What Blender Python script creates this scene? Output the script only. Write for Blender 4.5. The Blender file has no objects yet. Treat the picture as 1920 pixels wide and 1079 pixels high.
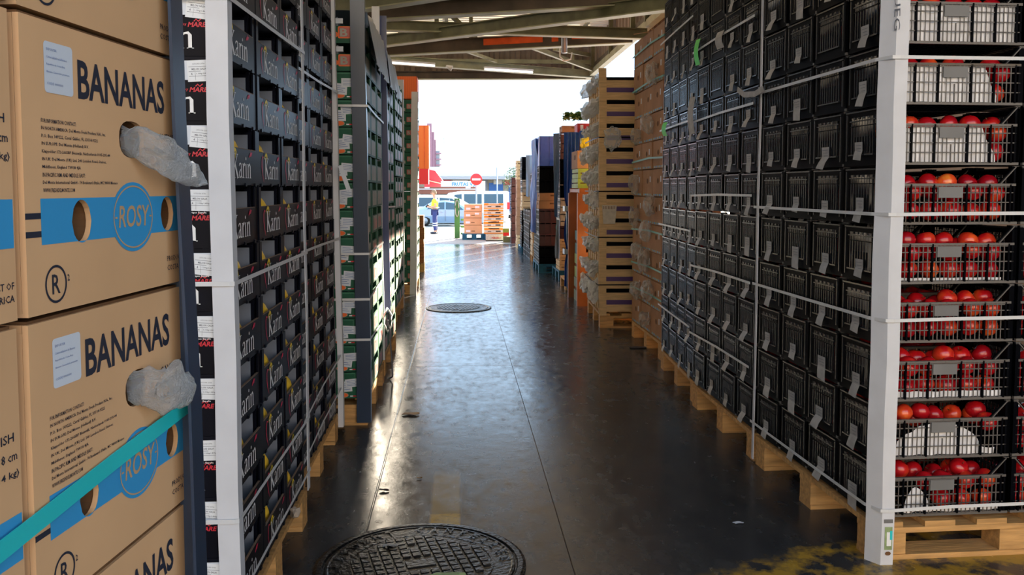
import bpy, bmesh, math, random
from mathutils import Vector, Matrix, noise
from math import sin, cos, pi, radians as R

# ------------------------------------------------------------------ camera, sky, sun, exposure
C = bpy.context.scene.collection
sc = bpy.context.scene
H = 1.45
cam = bpy.data.cameras.new('camera'); camo = bpy.data.objects.new('camera', cam); C.objects.link(camo)
cam.sensor_width = 36.0; cam.lens = 36.0*1630/1920; cam.clip_start = .03; cam.clip_end = 600
cam.shift_y = -86.5/1920
camo.location = (0, 0, H)
camo.rotation_euler = (R(90-3.55), 0, -math.atan(100/1630.))
sc.camera = camo
w = bpy.data.worlds.new('sky'); sc.world = w; w.use_nodes = True
bg = w.node_tree.nodes['Background']; bg.inputs[0].default_value = (.55, .76, 1, 1); bg.inputs[1].default_value = 2.2
sd = bpy.data.lights.new('sun', 'SUN'); so = bpy.data.objects.new('sun', sd); C.objects.link(so)
sd.energy = 36; sd.color = (1, .86, .66); sd.angle = R(.6)
AZ, EL = R(25), R(19)
so.rotation_euler = Vector((sin(AZ)*cos(EL), cos(AZ)*cos(EL), sin(EL))).to_track_quat('Z', 'Y').to_euler()
sc.view_settings.view_transform = 'Standard'; sc.view_settings.look = 'None'
sc.view_settings.gamma = 1; sc.view_settings.exposure = 0.45
sc.cycles.max_bounces = 8; sc.cycles.transparent_max_bounces = 16
sc.cycles.sample_clamp_indirect = 6; sc.cycles.caustics_reflective = False; sc.cycles.caustics_refractive = False
rnd = random.Random(7)

# ------------------------------------------------------------------ materials
M = {}
def mat(name, col, rough=.6, spec=.5, metal=0, var=0, vscale=6, stretch=(1, 1, 1), bump=0, bscale=40, alpha=1, trans=0, emit=0):
    m = bpy.data.materials.new(name); m.use_nodes = True; nt = m.node_tree
    b = nt.nodes['Principled BSDF']
    b.inputs['Base Color'].default_value = (*col, 1); b.inputs['Roughness'].default_value = rough
    b.inputs['Specular IOR Level'].default_value = spec; b.inputs['Metallic'].default_value = metal
    if alpha < 1: b.inputs['Alpha'].default_value = alpha
    if trans: b.inputs['Transmission Weight'].default_value = trans
    if emit: b.inputs['Emission Color'].default_value = (*col, 1); b.inputs['Emission Strength'].default_value = emit
    if var or bump:
        tc = nt.nodes.new('ShaderNodeTexCoord'); mp = nt.nodes.new('ShaderNodeMapping')
        mp.inputs['Scale'].default_value = stretch; nt.links.new(tc.outputs['Object'], mp.inputs[0])
        oi = nt.nodes.new('ShaderNodeObjectInfo')
        add = nt.nodes.new('ShaderNodeVectorMath'); add.operation = 'ADD'
        sc_ = nt.nodes.new('ShaderNodeMath'); sc_.operation = 'MULTIPLY'; sc_.inputs[1].default_value = 37
        nt.links.new(oi.outputs['Random'], sc_.inputs[0]); nt.links.new(mp.outputs[0], add.inputs[0]); nt.links.new(sc_.outputs[0], add.inputs[1])
    if var:
        n = nt.nodes.new('ShaderNodeTexNoise'); n.inputs['Scale'].default_value = vscale; n.inputs['Detail'].default_value = 4
        nt.links.new(add.outputs[0], n.inputs['Vector'])
        cr = nt.nodes.new('ShaderNodeMix'); cr.data_type = 'RGBA'
        cr.inputs['A'].default_value = (*[c*(1-var) for c in col], 1); cr.inputs['B'].default_value = (*[min(1, c*(1+var)) for c in col], 1)
        mr = nt.nodes.new('ShaderNodeMapRange'); mr.inputs[1].default_value = .3; mr.inputs[2].default_value = .7
        nt.links.new(n.outputs[0], mr.inputs[0]); nt.links.new(mr.outputs[0], cr.inputs['Factor'])
        nt.links.new(cr.outputs['Result'], b.inputs['Base Color'])
    if bump:
        n2 = nt.nodes.new('ShaderNodeTexNoise'); n2.inputs['Scale'].default_value = bscale; n2.inputs['Detail'].default_value = 3
        nt.links.new(add.outputs[0], n2.inputs['Vector'])
        bp = nt.nodes.new('ShaderNodeBump'); bp.inputs['Strength'].default_value = bump; bp.inputs['Distance'].default_value = .01
        nt.links.new(n2.outputs[0], bp.inputs['Height']); nt.links.new(bp.outputs[0], b.inputs['Normal'])
    M[name] = m; return m
mat('kraft', (.64, .385, .205), .75, .25, var=.10, vscale=3, bump=.25, bscale=7)
mat('kraft_dark', (.14, .07, .032), .8, .2, var=.25, vscale=20)
mat('brown_card', (.36, .19, .10), .75, .25, var=.15, vscale=5)
mat('ink', (.018, .022, .04), .6)
mat('ink_brown', (.045, .03, .022), .6)
mat('band_blue', (.035, .30, .62), .55)
mat('logo_beige', (.50, .32, .18), .6)
mat('paper', (.62, .66, .74), .6)
mat('paper_white', (.74, .76, .80), .6)
mat('print_blue', (.12, .20, .42), .6)
mat('print_grey', (.14, .15, .18), .6)
mat('carton_black', (.0042, .0048, .0095), .36, .06, var=.3, vscale=8)
mat('carton_edge', (.22, .15, .11), .8)
mat('liner_grey', (.17, .19, .24), .6)
mat('white_print', (.78, .78, .80), .5)
mat('red_print', (.55, .01, .03), .5)
mat('pink_print', (.62, .02, .08), .5)
mat('yellow_print', (.85, .62, .02), .5)
mat('melon', (.80, .50, .04), .45, .4, var=.12, vscale=30, bump=.3, bscale=60)
mat('green_card', (.006, .085, .045), .55, .35, var=.15, vscale=8)
mat('green_line', (.12, .35, .22), .5)
mat('orange_print', (.80, .14, .02), .5)
mat('cream_print_glare', (.34, .33, .28), .55, .3, var=.12, vscale=12)
mat('rose_print', (.45, .10, .09), .4)
mat('navy_strip', (.018, .036, .075), .30, .6, var=.2, vscale=3)
mat('blue_strip', (.010, .03, .13), .35, .6)
mat('white_strip', (.60, .61, .66), .55, .4, var=.05, vscale=9, bump=.15, bscale=6)
mat('white_strap', (.62, .63, .66), .4, .5)
mat('teal_strap', (.02, .52, .56), .4, .5)
mat('green_strap', (.10, .34, .30), .45, .5)
mat('wood', (.52, .29, .11), .65, .3, var=.3, vscale=5, stretch=(1, 9, 9), bump=.3, bscale=12)
mat('wood_pale', (.62, .42, .22), .65, .3, var=.18, vscale=6, stretch=(1, 1, 9))
mat('wood_red', (.30, .11, .035), .7, .3, var=.3, vscale=6, stretch=(1, 1, 9))
mat('purple', (.06, .018, .13), .5)
mat('plastic_black', (.0022, .0026, .0042), .36, .02, var=.3, vscale=10)
mat('plastic_gloss', (.012, .013, .016), .26, .7)
mat('plastic_grey', (.11, .10, .095), .42, .5)
mat('card_grey', (.15, .15, .155), .5, .5, var=.1)
mat('tag_paper', (.36, .35, .345), .55, .4, var=.15, vscale=25)
mat('neon_green', (.05, .75, .08), .5)
mat('olive_steel', (.12, .118, .062), .5, .4, var=.35, vscale=4)
mat('pale_steel', (.30, .295, .18), .5, .4, var=.25, vscale=4)
mat('rust_steel', (.085, .06, .04), .6, .4, var=.4, vscale=3)
mat('orange_paint', (.70, .10, .015), .6, .3, var=.2)
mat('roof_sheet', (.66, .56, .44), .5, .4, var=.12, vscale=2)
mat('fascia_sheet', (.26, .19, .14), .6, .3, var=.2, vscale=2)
mat('tube_light', (1, .93, .82), .4, emit=1.6)
mat('orange_steel', (.32, .085, .012), .5, .5, var=.2, vscale=5)
mat('tarp_blue', (.018, .085, .42), .3, .6, bump=.5, bscale=14)
mat('tarp_pale', (.15, .26, .45), .38, .6, bump=.5, bscale=14)
mat('sheet_grey', (.28, .34, .42), .35, .6, bump=.3, bscale=10)
mat('blue_pallet', (.01, .09, .16), .6, .3, var=.3, vscale=12)
mat('lime_box', (.26, .36, .05), .6, var=.2)
mat('olive_box', (.14, .16, .06), .6)
mat('maroon_box', (.06, .012, .015), .45)
mat('yellow_bag', (.72, .58, .03), .5)
mat('orange_crate', (.80, .26, .02), .6, var=.15)
mat('pale_crate', (.56, .50, .42), .6, var=.15, vscale=20)
mat('car_blue', (.30, .42, .58), .25, .7, .3)
mat('car_white', (.72, .76, .80), .25, .6)
mat('car_glass', (.02, .06, .09), .08, .8)
mat('tyre', (.012, .012, .012), .8)
mat('green_paint', (.03, .16, .05), .4, .5)
mat('sign_red', (.75, .02, .02), .4)
mat('galvanised', (.35, .37, .40), .4, .6, .5)
mat('tower_brick', (.30, .16, .21), .8)
mat('concrete_pale', (.20, .195, .20), .8, var=.1)
mat('roof_white', (.72, .72, .72), .7)
mat('wall_beige', (.36, .30, .22), .8, var=.15)
mat('door_blue', (.02, .10, .30), .5)
mat('shutter', (.25, .27, .30), .5)
mat('awning_red', (.50, .02, .03), .6)
mat('trailer_brown', (.16, .05, .03), .6)
mat('truck_orange', (.80, .14, .01), .5)
mat('skin', (.55, .30, .20), .5)
mat('vest', (.62, .85, .03), .5, emit=0)
mat('reflective', (.55, .57, .58), .3)
mat('trousers', (.02, .035, .16), .7)
mat('hair', (.28, .17, .10), .8)
mat('phone', (.01, .01, .012), .3)
mat('leaf_green', (.05, .12, .02), .6, var=.4)
mat('leaf_dry', (.20, .10, .03), .6, var=.5, vscale=30)
mat('leaf_pale', (.26, .34, .16), .6, var=.3, vscale=30)
mat('rag', (.50, .40, .32), .8, var=.2)
mat('iron', (.008, .008, .009), .30, .32, 0, bump=.5, bscale=60)
mat('liner_paper', (.78, .77, .80), .6, .3, bump=.4, bscale=18)

def film(name, col, a, rough=.18):
    m = bpy.data.materials.new(name); m.use_nodes = True; nt = m.node_tree; b = nt.nodes['Principled BSDF']
    b.inputs['Base Color'].default_value = (*col, 1); b.inputs['Roughness'].default_value = rough
    b.inputs['Specular IOR Level'].default_value = .9
    lw = nt.nodes.new('ShaderNodeLayerWeight'); lw.inputs[0].default_value = .35
    mr = nt.nodes.new('ShaderNodeMapRange'); mr.inputs[3].default_value = a; mr.inputs[4].default_value = min(1, a+.5)
    tn = nt.nodes.new('ShaderNodeTexNoise'); tn.inputs['Scale'].default_value = 26; tn.inputs['Detail'].default_value = 4; tn.inputs['Distortion'].default_value = 1.2
    bpn = nt.nodes.new('ShaderNodeBump'); bpn.inputs['Strength'].default_value = .9; bpn.inputs['Distance'].default_value = .012
    nt.links.new(tn.outputs[0], bpn.inputs['Height']); nt.links.new(bpn.outputs[0], b.inputs['Normal'])
    nt.links.new(lw.outputs['Facing'], mr.inputs[0]); nt.links.new(mr.outputs[0], b.inputs['Alpha'])
    M[name] = m
film('clear_film', (.86, .90, .95), .26)
film('grey_film', (.85, .85, .87), .55, .2)
mat('bounce_wall', (.30, .26, .21), .8)
film('dull_film', (.60, .55, .50), .25, .22)

def fruit_mat():
    m = bpy.data.materials.new('apple_skin'); m.use_nodes = True; nt = m.node_tree; b = nt.nodes['Principled BSDF']; L = nt.links
    b.inputs['Roughness'].default_value = .25; b.inputs['Coat Weight'].default_value = .3; b.inputs['Coat Roughness'].default_value = .15
    tc = nt.nodes.new('ShaderNodeTexCoord'); oi = nt.nodes.new('ShaderNodeObjectInfo')
    mp = nt.nodes.new('ShaderNodeMapping'); mp.inputs['Scale'].default_value = (14, 14, 7); L.new(tc.outputs['Object'], mp.inputs[0])
    mu = nt.nodes.new('ShaderNodeMath'); mu.operation = 'MULTIPLY'; mu.inputs[1].default_value = 53; L.new(oi.outputs['Random'], mu.inputs[0])
    n = nt.nodes.new('ShaderNodeTexNoise'); n.noise_dimensions = '4D'; n.inputs['Scale'].default_value = 1.0; n.inputs['Detail'].default_value = 3
    L.new(mp.outputs[0], n.inputs['Vector']); L.new(mu.outputs[0], n.inputs['W'])
    ad = nt.nodes.new('ShaderNodeMath'); ad.operation = 'MULTIPLY_ADD'; ad.inputs[1].default_value = .20; L.new(oi.outputs['Random'], ad.inputs[0]); L.new(n.outputs[0], ad.inputs[2])
    cr = nt.nodes.new('ShaderNodeValToRGB'); e = cr.color_ramp.elements
    e[0].position = .40; e[0].color = (.33, .004, .012, 1); e[1].position = 1.0; e[1].color = (.85, .48, .05, 1)
    x = e.new(.64); x.color = (.52, .008, .012, 1); x = e.new(.82); x.color = (.80, .10, .02, 1)
    L.new(ad.outputs[0], cr.inputs[0]); L.new(cr.outputs[0], b.inputs['Base Color']); M['apple_skin'] = m
fruit_mat()

def floor_mat():
    m = bpy.data.materials.new('aisle_concrete'); m.use_nodes = True; nt = m.node_tree; b = nt.nodes['Principled BSDF']; L = nt.links; N = nt.nodes.new
    g = N('ShaderNodeNewGeometry')
    def noi(scale, sx=1, sy=1, det=6, rough=.6):
        mp = N('ShaderNodeMapping'); mp.inputs['Scale'].default_value = (sx, sy, 1); L.new(g.outputs['Position'], mp.inputs[0])
        n = N('ShaderNodeTexNoise'); n.inputs['Scale'].default_value = scale; n.inputs['Detail'].default_value = det; n.inputs['Roughness'].default_value = rough
        L.new(mp.outputs[0], n.inputs['Vector']); return n.outputs[0]
    def mrange(v, a, b_, c=0, d=1):
        r = N('ShaderNodeMapRange'); r.inputs[1].default_value = a; r.inputs[2].default_value = b_; r.inputs[3].default_value = c; r.inputs[4].default_value = d
        L.new(v, r.inputs[0]); return r.outputs[0]
    def mth(op, a, b_):
        x = N('ShaderNodeMath'); x.operation = op
        for i, v in enumerate((a, b_)):
            if isinstance(v, (int, float)): x.inputs[i].default_value = v
            else: L.new(v, x.inputs[i])
        return x.outputs[0]
    def mix(f, a, b_):
        x = N('ShaderNodeMix'); x.data_type = 'RGBA'; L.new(f, x.inputs['Factor'])
        for k, v in (('A', a), ('B', b_)):
            if isinstance(v, tuple): x.inputs[k].default_value = (*v, 1)
            else: L.new(v, x.inputs[k])
        return x.outputs['Result']
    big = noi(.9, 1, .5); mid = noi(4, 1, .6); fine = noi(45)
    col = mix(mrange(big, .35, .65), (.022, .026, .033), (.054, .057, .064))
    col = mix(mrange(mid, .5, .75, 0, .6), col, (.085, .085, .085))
    sp = N('ShaderNodeSeparateXYZ'); L.new(g.outputs['Position'], sp.inputs[0]); X, Y = sp.outputs[0], sp.outputs[1]
    def band(v, a, b_, s=.008):
        return mth('MULTIPLY', mrange(v, a-s, a+s), mrange(v, b_-s, b_+s, 1, 0))
    # filled trench strip down the aisle
    strip = mth('MULTIPLY', band(X, -.13, .0), band(Y, 3.6, 12, .01))
    col = mix(mth('MULTIPLY', strip, .5), col, (.085, .08, .07))
    yel = mth('MULTIPLY', band(X, -.13, .0, .006), mth('MULTIPLY', band(Y, 3.0, 3.80, .01), mrange(fine, .3, .5, .55, 1)))
    yel = mth('MAXIMUM', yel, mth('MULTIPLY', mth('MULTIPLY', band(X, -.13, .0), band(Y, 3.75, 4.35, .06)), .42))
    # worn yellow box marking at the right
    t1 = mrange(mth('ADD', mth('ADD', Y, mth('MULTIPLY', X, -.35)), mth('MULTIPLY', mid, .5)), 3.05, 3.12, 1, 0)
    yb = mth('MULTIPLY', band(X, .72, 3.2, .05), mth('MULTIPLY', t1, mrange(noi(7, 1, 1), .44, .56)))
    yb = mth('MULTIPLY', yb, .8)
    col = mix(mth('MINIMUM', mth('ADD', yel, yb), 1.0), col, (.50, .30, .035))
    # joints
    j = mth('MAXIMUM', band(X, -.40, -.392, .002), band(X, .43, .438, .002))
    j = mth('MAXIMUM', j, band(Y, 7.0, 7.012, .003)); j = mth('MAXIMUM', j, band(Y, 11.4, 11.415, .003))
    col = mix(mth('MULTIPLY', j, .8), col, (.008, .008, .008))
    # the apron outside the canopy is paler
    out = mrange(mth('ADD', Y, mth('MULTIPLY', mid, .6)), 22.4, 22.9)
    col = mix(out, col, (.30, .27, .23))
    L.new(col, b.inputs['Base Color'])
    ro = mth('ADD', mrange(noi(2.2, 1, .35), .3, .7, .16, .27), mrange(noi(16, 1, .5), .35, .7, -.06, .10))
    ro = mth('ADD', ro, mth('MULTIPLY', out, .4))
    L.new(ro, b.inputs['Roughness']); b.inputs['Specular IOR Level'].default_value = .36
    bp = N('ShaderNodeBump'); bp.inputs['Strength'].default_value = .22; bp.inputs['Distance'].default_value = .004
    hh = mth('ADD', mth('MULTIPLY', noi(9, 1, .7, 8), 1.6), mth('MULTIPLY', fine, .3))
    L.new(mth('SUBTRACT', hh, mth('MULTIPLY', j, 1.0)), bp.inputs['Height']); L.new(bp.outputs[0], b.inputs['Normal'])
    M['floor'] = m
floor_mat()

# ------------------------------------------------------------------ mesh helpers
class MB:
    def __init__(s): s.v = []; s.f = []; s.m = []; s.mats = []; s.sm = []; s.T = Matrix()
    def mi(s, name):
        if name not in s.mats: s.mats.append(name)
        return s.mats.index(name)
    def add(s, vs, fs, m, T=None, smooth=False):
        k = len(s.v); T = s.T if T is None else s.T @ T
        s.v += [tuple(T @ Vector(p)) for p in vs]; i = s.mi(m)
        for f in fs: s.f.append([a+k for a in f]); s.m.append(i); s.sm.append(smooth)
        return s
    def box(s, x0, x1, y0, y1, z0, z1, m, T=None):
        v = [(x0, y0, z0), (x1, y0, z0), (x1, y1, z0), (x0, y1, z0), (x0, y0, z1), (x1, y0, z1), (x1, y1, z1), (x0, y1, z1)]
        return s.add(v, [(0, 3, 2, 1), (4, 5, 6, 7), (0, 1, 5, 4), (1, 2, 6, 5), (2, 3, 7, 6), (3, 0, 4, 7)], m, T)
    def beam(s, a, b, wd, ht, m, up=(0, 0, 1)):
        a = Vector(a); b = Vector(b); d = (b-a).normalized(); u = Vector(up); sd_ = d.cross(u)
        if sd_.length < .01: sd_ = d.cross(Vector((1, 0, 0)))
        sd_.normalize(); u = sd_.cross(d).normalized(); sd_ *= wd/2; u *= ht/2
        v = [a-sd_-u, a+sd_-u, a+sd_+u, a-sd_+u, b-sd_-u, b+sd_-u, b+sd_+u, b-sd_+u]
        return s.add(v, [(0, 1, 2, 3), (4, 7, 6, 5), (0, 4, 5, 1), (1, 5, 6, 2), (2, 6, 7, 3), (3, 7, 4, 0)], m)
    def tube(s, pts, r, m, n=8, smooth=True):
        pts = [Vector(p) for p in pts]; vs = []; fs = []
        rr = r if isinstance(r, (list, tuple)) else [r]*len(pts)
        for i, p in enumerate(pts):
            d = (pts[min(i+1, len(pts)-1)]-pts[max(i-1, 0)]).normalized()
            u = d.cross(Vector((0, 0, 1)));
            if u.length < .05: u = d.cross(Vector((1, 0, 0)))
            u.normalize(); q = d.cross(u)
            for k in range(n): t = 2*pi*k/n; vs.append(p+(u*cos(t)+q*sin(t))*rr[i])
        for i in range(len(pts)-1):
            for k in range(n): fs.append((i*n+k, i*n+(k+1) % n, (i+1)*n+(k+1) % n, (i+1)*n+k))
        fs.append(tuple(range(n))[::-1]); fs.append(tuple((len(pts)-1)*n+k for k in range(n)))
        return s.add(vs, fs, m, None, smooth)
    def lathe(s, prof, m, n=24, T=None, smooth=True):
        vs = []; fs = []
        for r_, z in prof:
            for k in range(n): t = 2*pi*k/n; vs.append((r_*cos(t), r_*sin(t), z))
        for i in range(len(prof)-1):
            for k in range(n): fs.append((i*n+k, i*n+(k+1) % n, (i+1)*n+(k+1) % n, (i+1)*n+k))
        fs.append(tuple(range(n))[::-1]); fs.append(tuple((len(prof)-1)*n+k for k in range(n)))
        return s.add(vs, fs, m, T, smooth)
    def ell(s, c, r_, m, n=12, k=8, smooth=True, T=None):
        vs = []; fs = []
        for i in range(k+1):
            a = -pi/2+pi*i/k
            for j in range(n): t = 2*pi*j/n; vs.append((c[0]+r_[0]*cos(a)*cos(t), c[1]+r_[1]*cos(a)*sin(t), c[2]+r_[2]*sin(a)))
        for i in range(k):
            for j in range(n): fs.append((i*n+j, i*n+(j+1) % n, (i+1)*n+(j+1) % n, (i+1)*n+j))
        return s.add(vs, fs, m, T, smooth)
    def poly(s, pts, m, T=None):      # flat polygon in the local xy plane
        return s.add([(x, y, 0) for x, y in pts], [tuple(range(len(pts)))], m, T)
    def prism(s, pts, z0, z1, m, T=None):
        n = len(pts); v = [(x, y, z0) for x, y in pts]+[(x, y, z1) for x, y in pts]
        f = [tuple(range(n))[::-1], tuple(range(n, 2*n))]+[(i, (i+1) % n, n+(i+1) % n, n+i) for i in range(n)]
        return s.add(v, f, m, T)
    def mesh(s, name):
        me = bpy.data.meshes.new(name); me.from_pydata(s.v, [], s.f); me.update()
        for n_ in s.mats: me.materials.append(M[n_])
        me.polygons.foreach_set('material_index', s.m); me.polygons.foreach_set('use_smooth', s.sm)
        return me
    def build(s, name, parent=None, loc=(0, 0, 0), rot=(0, 0, 0)):
        return link(name, s.mesh(name), parent, loc, rot)
def link(name, me, parent=None, loc=(0, 0, 0), rot=(0, 0, 0)):
    o = bpy.data.objects.new(name, me); C.objects.link(o); o.location = loc; o.rotation_euler = rot
    if parent: o.parent = parent
    return o
def tag(o, label, cat, group=None, kind=None):
    if not 4 <= len(label.split()) <= 16: print('LABEL', len(label.split()), label)
    o['label'] = label; o['category'] = cat
    if group: o['group'] = group
    if kind: o['kind'] = kind
    return o
def empty(name, label, cat, loc=(0, 0, 0), rz=0, group=None):
    o = bpy.data.objects.new(name, None); C.objects.link(o); o.location = loc; o.rotation_euler = (0, 0, rz); o.empty_display_size = .1
    return tag(o, label, cat, group)
def structure(o): o['kind'] = 'structure'; return o
def copy_tree(o, parent=None):
    c = o.copy(); C.objects.link(c)
    if parent is not None: c.parent = parent
    for ch in o.children: copy_tree(ch, c)
    return c
first_used = set()
def place(proto, label, loc, rz=0, group=None):
    o = proto if proto.name not in first_used else copy_tree(proto)
    if o is proto: first_used.add(proto.name)
    o.location = loc; o.rotation_euler = (0, 0, rz); o['label'] = label
    if group: o['group'] = group
    return o
ORD = ['lowest', 'second', 'third', 'fourth', 'fifth', 'sixth', 'seventh', 'eighth', 'ninth', 'tenth', 'eleventh', 'twelfth', 'thirteenth', 'fourteenth', 'fifteenth', 'sixteenth']
def row(i): return 'lowest' if i == 0 else ORD[i]+' from the pallet'
COL = ['nearest', 'second', 'third', 'fourth', 'fifth', 'sixth']

# planes: text and print are laid in local x (right), y (up) and pushed out along local z
def plane(o, xd, yd): # matrix from local xy to world with origin o
    x = Vector(xd).normalized(); y = Vector(yd).normalized(); z = x.cross(y)
    return Matrix(((x[0], y[0], z[0], o[0]), (x[1], y[1], z[1], o[1]), (x[2], y[2], z[2], o[2]), (0, 0, 0, 1)))
TC = {}
def text_geo(body, bold=0, res=2, spacing=1):
    k = (body, bold, res, spacing)
    if k in TC: return TC[k]
    cu = bpy.data.curves.new('t', 'FONT'); cu.body = body; cu.size = 1; cu.offset = bold; cu.resolution_u = res; cu.space_character = spacing
    o = bpy.data.objects.new('t', cu); me = bpy.data.meshes.new_from_object(o)
    v = [(p.co.x, p.co.y) for p in me.vertices]; f = [tuple(p.vertices) for p in me.polygons]
    bpy.data.objects.remove(o); bpy.data.curves.remove(cu); bpy.data.meshes.remove(me)
    if v:
        x0 = min(a[0] for a in v); x1 = max(a[0] for a in v); y0 = min(a[1] for a in v if True); y1 = max(a[1] for a in v)
    else: x0, x1, y0, y1 = 0, 1, 0, 1
    TC[k] = (v, f, x0, x1, y0, y1); return TC[k]
def text(mb, body, x, y, wd, ht, m, T, bold=0, z=.0006, res=2, slant=0):
    """fits the words into the box x..x+wd, y..y+ht (ht = letter height)"""
    v, f, x0, x1, y0, y1 = text_geo(body, bold, res)
    sx = wd/(x1-x0); sy = ht/(y1-y0)
    mb.add([(x+(a-x0)*sx+slant*(b-y0)*sy, y+(b-y0)*sy, z) for a, b in v], f, m, T)
def rect(mb, x0, x1, y0, y1, m, T, z=.0004): mb.add([(x0, y0, z), (x1, y0, z), (x1, y1, z), (x0, y1, z)], [(0, 1, 2, 3)], m, T)
def disc(mb, cx, cy, rx, ry, m, T, z=.0004, n=28): mb.add([(cx+rx*cos(2*pi*k/n), cy+ry*sin(2*pi*k/n), z) for k in range(n)], [tuple(range(n))], m, T)
def ring(mb, cx, cy, rx, ry, w_, m, T, z=.0006, n=32):
    vs = []
    for k in range(n):
        t = 2*pi*k/n; vs += [(cx+rx*cos(t), cy+ry*sin(t), z), (cx+(rx-w_)*cos(t), cy+(ry-w_)*sin(t), z)]
    mb.add(vs, [(2*k, 2*((k+1) % n), 2*((k+1) % n)+1, 2*k+1) for k in range(n)], m, T)
def rrect(mb, x0, x1, y0, y1, r_, m, T, z=.0005):
    p = []
    for cx, cy, a in ((x1-r_, y1-r_, 0), (x0+r_, y1-r_, 90), (x0+r_, y0+r_, 180), (x1-r_, y0+r_, 270)):
        for k in range(4): t = R(a+30*k); p.append((cx+r_*cos(t), cy+r_*sin(t), z))
    mb.add(p, [tuple(range(len(p)))], m, T)
def stroke(mb, pts, ws, m, T, z=.0008):
    """a ribbon of changing width along pts (used for the drawn lettering)"""
    n = len(pts); vs = []
    if not isinstance(ws, (list, tuple)): ws = [ws]*n
    for i, (x, y) in enumerate(pts):
        a = pts[max(i-1, 0)]; b = pts[min(i+1, n-1)]; dx, dy = b[0]-a[0], b[1]-a[1]; l = math.hypot(dx, dy) or 1
        nx, ny = -dy/l*ws[i]/2, dx/l*ws[i]/2; vs += [(x+nx, y+ny, z), (x-nx, y-ny, z)]
    mb.add(vs, [(2*i, 2*i+1, 2*i+3, 2*i+2) for i in range(n-1)], m, T)
def glyphs(word):
    """condensed roman letters: strokes in units of cap height 1"""
    out = []; x = 0
    for ch in word:
        if ch == 'K':
            out += [([(x+.09, 0), (x+.09, 1)], .09), ([(x, .015), (x+.18, .015)], .03), ([(x, .985), (x+.18, .985)], .03),
                    ([(x+.13, .45), (x+.38, .97)], .035), ([(x+.17, .55), (x+.42, .0)], .10), ([(x+.30, .985), (x+.46, .985)], .03), ([(x+.32, .015), (x+.52, .015)], .03)]; x += .50
        elif ch == 'a':
            out += [([(x+.04, .50), (x+.07, .58), (x+.14, .62), (x+.21, .59), (x+.235, .50), (x+.235, .08), (x+.27, .02), (x+.32, .04)], [.05, .04, .03, .05, .07, .08, .05, .03]),
                    ([(x+.235, .38), (x+.13, .32), (x+.06, .22), (x+.05, .12), (x+.09, .03), (x+.15, .02), (x+.22, .10)], [.03, .04, .06, .07, .05, .03, .03])]; x += .34
        elif ch == 'r':
            out += [([(x+.09, 0), (x+.09, .62)], .08), ([(x+.01, .015), (x+.18, .015)], .03), ([(x+.0, .60), (x+.10, .60)], .03), ([(x+.12, .45), (x+.17, .58), (x+.24, .60)], [.03, .05, .08])]; x += .27
        elif ch == 'i':
            out += [([(x+.08, 0), (x+.08, .62)], .08), ([(x, .015), (x+.16, .015)], .03), ([(x, .60), (x+.09, .60)], .03), ([(x+.08, .78), (x+.08, .84), (x+.08, .92)], [.05, .09, .04])]; x += .20
        elif ch == 'n':
            out += [([(x+.08, 0), (x+.08, .62)], .08), ([(x, .015), (x+.16, .015)], .03), ([(x, .60), (x+.09, .60)], .03),
                    ([(x+.10, .46), (x+.17, .59), (x+.25, .61), (x+.29, .52), (x+.29, .0)], [.03, .04, .06, .08, .08]), ([(x+.22, .015), (x+.37, .015)], .03)]; x += .40
    return out, x
def word(mb, w_, x, y, wd, ht, m, T, z=.0008):
    g, adv = glyphs(w_); sx = wd/adv
    for pts, ws in g:
        p = [(x+a*sx, y+b*ht) for a, b in pts]
        if isinstance(ws, list): ws2 = [q*sx for q in ws]
        else:
            horiz = abs(pts[0][1]-pts[-1][1]) < .01; ws2 = ws*(ht if horiz else sx)
        stroke(mb, p, ws2, m, T, z)

def strap(pts, wd, m, label, group=None, th=.0012, name='strap', twist=None):
    """flat band standing on edge along pts"""
    mb = MB(); P = [Vector(p) for p in pts]; vs = []; fs = []
    for i, p in enumerate(P):
        d = (P[min(i+1, len(P)-1)]-P[max(i-1, 0)]); 
        nrm = Vector((d.y, -d.x, 0)); nrm = nrm.normalized() if nrm.length > 1e-6 else Vector((1, 0, 0))
        up = nrm.cross(d).normalized()
        if up.length < .1: up = Vector((0, 0, 1))
        for a, b in ((-1, -1), (1, -1), (1, 1), (-1, 1)): vs.append(p+nrm*a*th/2+up*b*wd/2)
    for i in range(len(P)-1):
        for k in range(4): fs.append((i*4+k, i*4+(k+1) % 4, i*4+4+(k+1) % 4, i*4+4+k))
    fs += [(0, 3, 2, 1), tuple(len(vs)-4+k for k in range(4))]
    mb.add(vs, fs, m); return tag(mb.build(name), label, 'strap', group)
def corner_strip(base, top, dx, dy, m, label, th=.004, edge=None, name='corner_protector', group=None):
    """L section leaning from base to top; legs run dx along x and dy along y"""
    sx = th if dx > 0 else -th; sy = th if dy > 0 else -th
    L = [(0, 0), (dx, 0), (dx, sy), (sx, sy), (sx, dy), (0, dy)]
    mb = MB(); n = 6; K = 7; vs = []; fs = []
    for k in range(K):
        t = k/(K-1); b = Vector(base).lerp(Vector(top), t); wob = .0025*sin(k*2.3+base[1])
        for x, y in L: vs.append((b.x+x+wob, b.y+y, b.z))
    for k in range(K-1):
        for i in range(n): fs.append((k*n+i, k*n+(i+1) % n, k*n+n+(i+1) % n, k*n+n+i))
    fs += [(0, 5, 4, 3), (0, 3, 2, 1), tuple((K-1)*n+i for i in (0, 1, 2, 3)), tuple((K-1)*n+i for i in (0, 3, 4, 5))]
    mb.add(vs, fs, m)
    return tag(mb.build(name), label, 'corner protector', group)
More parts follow.
